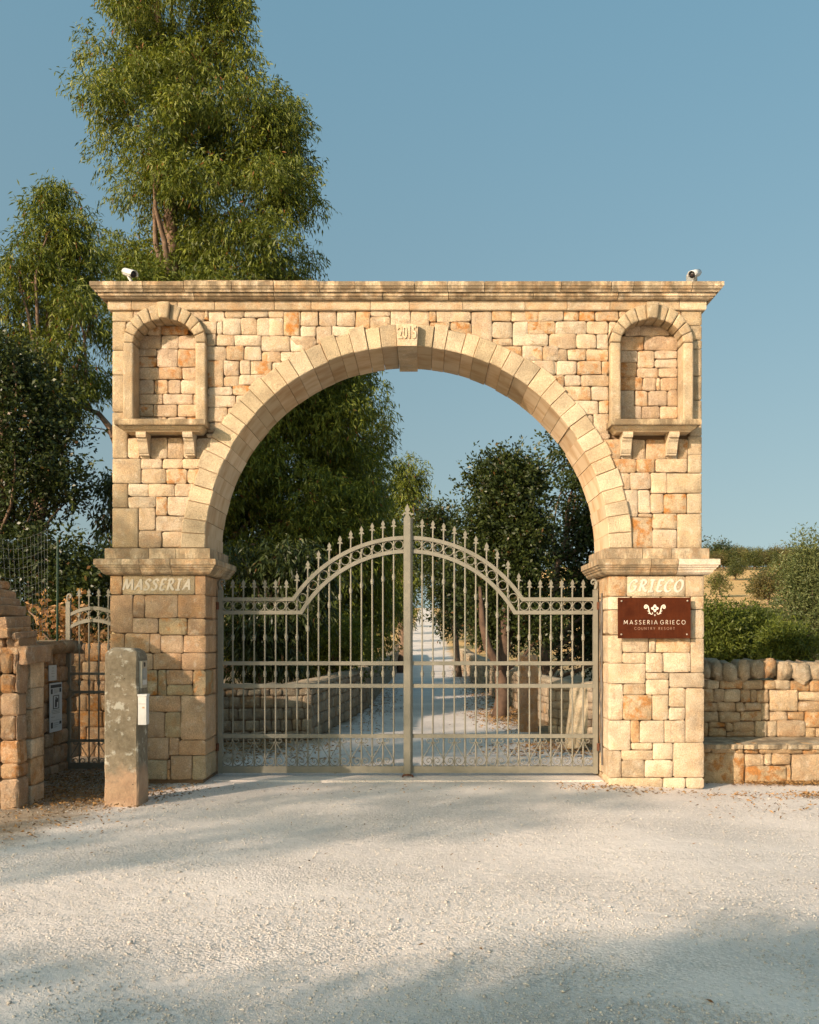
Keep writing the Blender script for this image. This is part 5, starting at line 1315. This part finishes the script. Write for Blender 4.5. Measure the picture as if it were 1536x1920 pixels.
tree('holm_oak', 'large round holm oak with forked trunk right of the drive behind the gate', (X(938,R1-1.2),R1-1.2,0), bl, 720, 'bush', .085, .5, M_oak, M_bark_red, trunk_r=.16, limbs=26, top=(X(955,R1),R1,Z(1000,R1)),
     extra=lambda m: m.tube([P(940,1255,R1-1.2),P(915,1215,R1-1.2),P(905,1170,R1-1.1),P(900,1100,R1-.9)], [.11,.085,.07,.03], 7))
R2 = 12.0
rows = [(800,1040,1110),(830,1030,1150),(880,1020,1220),(950,1015,1260),(1020,1012,1290),(1090,1010,1300),(1150,1010,1300),(1200,1030,1300),(1250,1050,1300)]
bl = sil_blobs(rows, R2, 84, .56, .8)
tree('holm_oak', 'dark holm oak close behind the right pier seen through the arch', (X(1018,R2),R2,0), bl, 700, 'bush', .10, .5, M_oak, trunk_r=.15, limbs=24, top=(X(1075,R2),R2,Z(900,R2)))
rows = [(950,800,830),(985,790,850),(1040,785,860),(1100,800,865),(1150,808,870),(1185,822,880)]
bl = sil_blobs(rows, 26, 40, .6, 1.0)
tree('holm_oak', 'smaller holm oak beyond the round one, nearest the drive on its right', (X(862,26),26,0), bl, 420, 'bush', .12, .5, M_oak, trunk_r=.14, limbs=10)
far_rows = {-1: [(9.0,-1.0,1.0),(7.5,-2.0,2.0),(5.5,-2.3,2.3),(3.5,-2.2,2.2),(1.8,-1.8,1.8)], 1: [(5.6,-1.0,1.0),(4.6,-1.9,1.9),(3.4,-2.2,2.2),(2.2,-2.1,2.1),(1.2,-1.5,1.5)]}
for s, kind, mt, nm, lab in ((-1,'droop',M_euc,'eucalyptus_tree','distant eucalyptus in the row left of the drive'),(1,'bush',M_oak,'holm_oak','distant holm oak in the row right of the drive')):
    bl0 = [((c[0], c[1]+D0*0, c[2]), r) for c, r in sil_blobs(far_rows[s], 0, 30, .8, .9, True)]
    proto = None
    for i, yy in enumerate((42, 54, 68, 84, 104, 128)):
        xx = s*(3.5+random.uniform(-.1,.5))+.1; z = float(terrain(xx,yy))
        order = ('first','second','third','fourth','fifth','farthest')[i]
        lb = lab.replace('distant', order)+', counted from the gate'
        if proto is None:
            proto = tree(nm, lb, (0,0,0), bl0, 400, kind, .2 if s < 0 else .14, .22 if s < 0 else .5, mt, group='trees in rows along the drive', trunk_r=.16, limbs=8); r_ = proto; ch = list(proto.children)
        else:
            r_ = proto.copy(); C.objects.link(r_); r_['label'] = lb
            for q in ch:
                q2 = q.copy(); C.objects.link(q2); q2.parent = r_
        r_.location = (xx, yy, z); r_.rotation_euler.z = random.uniform(0,6)

# right: shrubs behind the wall, olive tree at the edge, grove on the hill
B1 = 6.0
for j, (rows, Yb, n, br_, lab) in enumerate((
    ([(1134,1322,1356),(1148,1318,1372),(1170,1312,1380),(1210,1310,1385),(1245,1310,1390)], 9.2, 20, .42, 'dense green shrub behind the low wall, touching the right pier'),
    ([(1150,1385,1420),(1164,1372,1440),(1185,1368,1450),(1245,1366,1452)], 9.8, 20, .44, 'rounded green shrub in the middle of the row behind the low wall'),
    ([(1178,1450,1490),(1192,1432,1512),(1215,1424,1525),(1245,1420,1530)], 8.4, 16, .36, 'lower green shrub behind the coping stones at the right'),
    ([(1156,1398,1440),(1166,1380,1452),(1185,1370,1452)], 14.0, 12, .5, 'yellow-green shrub between the rounded shrub and the dry field'))):
    bl = sil_blobs(rows, Yb, n, br_, .7, out=.3)
    tree('green_shrub', lab, (X((rows[-1][1]+rows[-1][2])/2,Yb),Yb,float(terrain(X(1380,Yb),Yb))), bl, 900, 'bush', .075, .34, M_bush, trunk_r=.05, limbs=8, cat='shrub')
OY = 10.5
rows = [(1010,1508,1522),(1030,1494,1545),(1060,1480,1590),(1100,1466,1620),(1140,1452,1640),(1190,1448,1650),(1240,1460,1640)]
bl = sil_blobs(rows, OY, 66, .46, .9)
tree('olive_tree', 'bushy grey-green olive tree at the right edge behind the wall', (X(1540,OY),OY,0), bl, 640, 'bush', .08, .3, M_olive, trunk_r=.11, limbs=18)
# rubble heap among the shrubs
hp = thing('stone_heap', 'small heap of pale rubble between the shrubs and the dry field', 'stone heap', (X(1436,20),20,float(terrain(X(1436,20),20))))
for i in range(14):
    c, ru = tint(.1,(.5,.4,.3)); boulder(hp, 'stone', (X(1436,20)+random.uniform(-.5,.5), 20+random.uniform(-.3,.3), Z(1156,20)+random.uniform(-.25,.2)), tuple(random.uniform(.12,.22) for _ in range(3)), M_dry, c, 0, 1)
protos = []
for k in range(3):
    rws = [(3.4,-.8,.8),(2.9,-1.5,1.5),(2.2,-1.8,1.8),(1.5,-1.6,1.6),(1.1,-1.1,1.1)]
    protos.append(('olive', sil_blobs(rws, 0, 11+2*k, .80, .95, True)))
grove = []   # photo x, photo y of the foot, distance, scale
for px, py, d_, s_, lab in ((1352,1122,112,.80,'olive tree with visible trunk standing alone on the ochre field'),(1422,1122,108,.95,'olive tree at the right side of the ochre field'),(1440,1130,98,.95,'darker olive tree right of the ochre field, nearest the shrubs'),
    (1466,1108,125,1.0,'brownish olive tree at the upper right of the ochre field'),(1378,1076,158,1.0,'olive tree above the lone olive on the hill'),(1346,1046,205,1.75,'large dark round tree crowning the left end of the hill')):
    grove.append((px, d_, s_, lab))
gi = 0
for d_, step, s_ in ((150,24,.95),(175,17,1.1),(200,15,1.15),(225,14,1.2),(250,13,1.3)):
    px = 1322+random.uniform(0,10)
    while px < 1560:
        if not (d_ < 185 and px < 1455): grove.append((px, d_+random.uniform(-8,8), s_*random.uniform(.85,1.15), None))
        px += step*random.uniform(.8,1.25)
built = {}
M_grove = leaf_material('grove_leaf_dark', (.030,.042,.012), (.085,.095,.026), None, .15); M_grove2 = leaf_material('grove_leaf_brown', (.050,.050,.016), (.135,.105,.038), None, .15)
for i, (px, d_, s_, lab) in enumerate(grove):
    Yg = d_-D0; xx = X(px,Yg); z = float(terrain(xx,Yg)); k = i % 3
    lb = lab or 'green olive tree in the dense grove covering the hill'
    darkone = lab is not None and 'dark round' in lab
    key_ = (k, darkone)
    if key_ not in built:
        r_ = tree('olive_tree', lb, (0,0,0), protos[k][1], 330, 'bush', .22, .45, M_oak if darkone else (M_far, M_grove, M_grove2)[k], group='olive trees on the hill', trunk_r=.14, limbs=7); built[key_] = (r_, list(r_.children))
    else:
        pr, ch = built[key_]; r_ = pr.copy(); C.objects.link(r_); r_['label'] = lb
        for q in ch:
            q2 = q.copy(); C.objects.link(q2); q2.parent = r_
    r_.location = (xx, Yg, z-.1); r_.scale = (s_,)*3; r_.rotation_euler = (0,0,random.uniform(0,6))

# trees on the near side of the forecourt, whose shade falls across the ground and the left pier
CY = -20.
rows = [(13.9,-31,-22.0),(13.2,-32,-20.0),(12.2,-33,-19.2),(11.2,-33,-18.5),(10.4,-33,-18.2),(9.6,-33,-18.8),(8.8,-31,-20.5),(7.6,-30,-22)]
bl = sil_blobs(rows, CY, 120, .62, .16, True)
tree('eucalyptus_tree', 'tall eucalyptus beyond the left of the forecourt whose shade reaches the left pier', (-26,CY,0), bl, 190, 'droop', .15, .26, M_euc, trunk_r=.35, limbs=24)
# a slimmer one, added so its thin sprays cast the shade streaks on the gravel
bl = []
for z, xa, xb in ((10.85,-20.2,-18.2),(10.6,-19.8,-17.6),(10.33,-19.4,-16.4),(10.02,-18.6,-15.9),(9.7,-19.4,-17.3),(9.66,-17.0,-16.3),(9.40,-18.8,-16.5),(9.12,-20,-18.2),(8.98,-18.3,-17.0),(8.78,-20,-18.4),(7.56,-16.8,-15.0),(7.48,-15.8,-14.2),(7.2,-15.2,-13.6),(7.38,-14.2,-13.2)):
    n_ = max(2, int((xb-xa)/.4))
    for i in range(n_): bl.append(((xa+(xb-xa)*(i+.5)/n_+random.uniform(-.1,.1), CY+1+random.uniform(-.3,.3), z-.53+random.uniform(-.03,.03)), (.32,.25,.03)))
bl = [((c_[0]+.96, c_[1], c_[2]), r_) for c_, r_ in bl]
tree('eucalyptus_tree', 'slim eucalyptus beyond the left of the forecourt with long thin sprays', (-20.5,CY+1,0), bl, 210, 'droop', .075, .32, M_euc, trunk_r=.12, limbs=18, top=(-19.5,CY+1,10.2))
rows = [(7.45,-12.2,-8.0),(7.15,-13.2,-7.6),(6.7,-13.5,-7.3),(6.0,-13.6,-7.3),(5.2,-13.6,-7.3),(3.8,-13.4,-8),(2.6,-13,-9.5)]
bl = sil_blobs(rows, CY, 150, .55, .22, True)
for z, xa, xb, n_ in ((7.25,-13.2,-11,6),(7.48,-12.2,-9.5,7)):
    for i in range(n_): bl.append(((xa+(xb-xa)*(i+.5)/n_, CY+random.uniform(-.2,.2), z+random.uniform(-.03,.03)), (.30,.25,.06)))
tree('holm_oak', 'spreading holm oak behind the viewpoint whose shade crosses the near gravel', (-11,CY,0), bl, 480, 'bush', .12, .5, M_oak, trunk_r=.3, limbs=20)

# ------------------------------------------------------------------ gravel, litter, twigs
def pebbles(n, name, fx, size):
    V = []; Fc = []; base = np.array([(1,0,0),(-1,0,0),(0,1,0),(0,-1,0),(0,0,1),(0,0,-1)], float)
    tri = np.array([(0,2,4),(2,1,4),(1,3,4),(3,0,4),(2,0,5),(1,2,5),(3,1,5),(0,3,5)])
    p = fx(n); n = len(p); s = size*NR.lognormal(0,.35,n)
    ang = NR.uniform(0,6.28,n); ax = np.stack([NR.uniform(.7,1.3,n),NR.uniform(.6,1.1,n),NR.uniform(.45,.8,n)],-1)
    v = base[None]*ax[:,None,:]*s[:,None,None]*(1+NR.uniform(-.25,.25,(n,6,1)))
    ca, sa = np.cos(ang)[:,None], np.sin(ang)[:,None]
    vx = v[...,0]*ca - v[...,1]*sa; vy = v[...,0]*sa + v[...,1]*ca
    z = terrain(p[:,0],p[:,1])+.004
    v = np.stack([vx+p[:,0:1], vy+p[:,1:2], v[...,2]+(z+s*.25)[:,None]], -1)
    f = (tri[None]+6*np.arange(n)[:,None,None]).reshape(-1,3)
    me_ = bpy.data.meshes.new(name); m_ = len(f); me_.vertices.add(6*n); me_.vertices.foreach_set('co', v.astype(np.float32).ravel())
    me_.loops.add(3*m_); me_.loops.foreach_set('vertex_index', f.astype(np.int32).ravel())
    me_.polygons.add(m_); me_.polygons.foreach_set('loop_start', np.arange(0,3*m_,3,dtype=np.int32)); me_.polygons.foreach_set('loop_total', np.full(m_,3,dtype=np.int32)); me_.update(calc_edges=True)
    return me_
def chips(n):
    out = []
    while len(out) < n:
        d = 1/NR.uniform(1/12., 1/3.6); x_ = NR.uniform(-.50,.48)*d; y_ = d-D0
        dens = .35+.65*(.5+.5*math.sin(x_*.9+y_*1.7)*math.cos(y_*.8-x_*.5))
        if NR.random() < dens: out.append((x_, y_))
    return np.array(out)
def chip_material():
    m, t, b = mat('gravel_chip'); g = N(t,'ShaderNodeNewGeometry')
    L(t, ramp(t, g.outputs['Random Per Island'], 0, 1, (.36,.33,.29,1), (.62,.575,.52,1)), b.inputs['Base Color']); b.inputs['Roughness'].default_value = .9; return m
o = obj('gravel', pebbles(40000, 'gravel', chips, .0044), chip_material()); tag(o, 'pale limestone gravel strewn over the forecourt', 'gravel', kind='stuff')
def litter(name, label, spots, size):
    pp = []; 
    for (x_, y_, sx, sy, n) in spots: pp.append(np.stack([NR.normal(x_,sx,n), NR.normal(y_,sy,n)],-1))
    p = np.concatenate(pp); n = len(p); z = terrain(p[:,0],p[:,1])+NR.uniform(.006,.03,n)
    d = NR.normal(size=(n,3)); d[:,2] *= .3
    me_ = leaf_mesh(name, np.stack([p[:,0],p[:,1],z],-1), d, size*NR.uniform(.5,1.3,n), size*.28*NR.uniform(.6,1.2,n))
    o = obj(name, me_, M_litter); tag(o, label, 'fallen leaves', kind='stuff'); return o
litter('fallen_leaves', 'brown leaf litter in the shaded corner around the bollard and side gate', [(-3.5,-.6,.35,.5,1500),(-3.9,.4,.25,.4,700),(-3.1,-1.2,.3,.3,350),(-2.75,-.5,.25,.35,350),(-3.3,-2.2,.4,.4,300)], .045)
litter('fallen_leaves', 'dry straw and leaves along the foot of the bench and right pier', [(4.25,.38,.40,.05,900),(4.1,-.4,.25,.09,380),(3.2,-.45,.35,.15,150),(2.1,-.35,.3,.12,160),(3.6,-1.2,.5,.3,120),(1.7,-.2,.25,.1,90)], .05)
litter('fallen_leaves', 'reddish leaf litter behind the right gate leaf and along the drive edge', [(1.9,3.2,.5,.5,1100),(1.5,8.2,.3,1.2,1500),(1.4,16,.25,4,1200),(1.5,28,.25,6,900),(-2.2,3.0,.5,.6,700),(-1.1,12,.2,4,700)], .07)
litter('fallen_leaves', 'few scattered leaves and twigs lying on the open gravel', [(-1.0,-2.2,1.4,.9,60),(.6,-3.6,1.4,1.2,45),(-.6,-.4,1.0,.25,90)], .035)
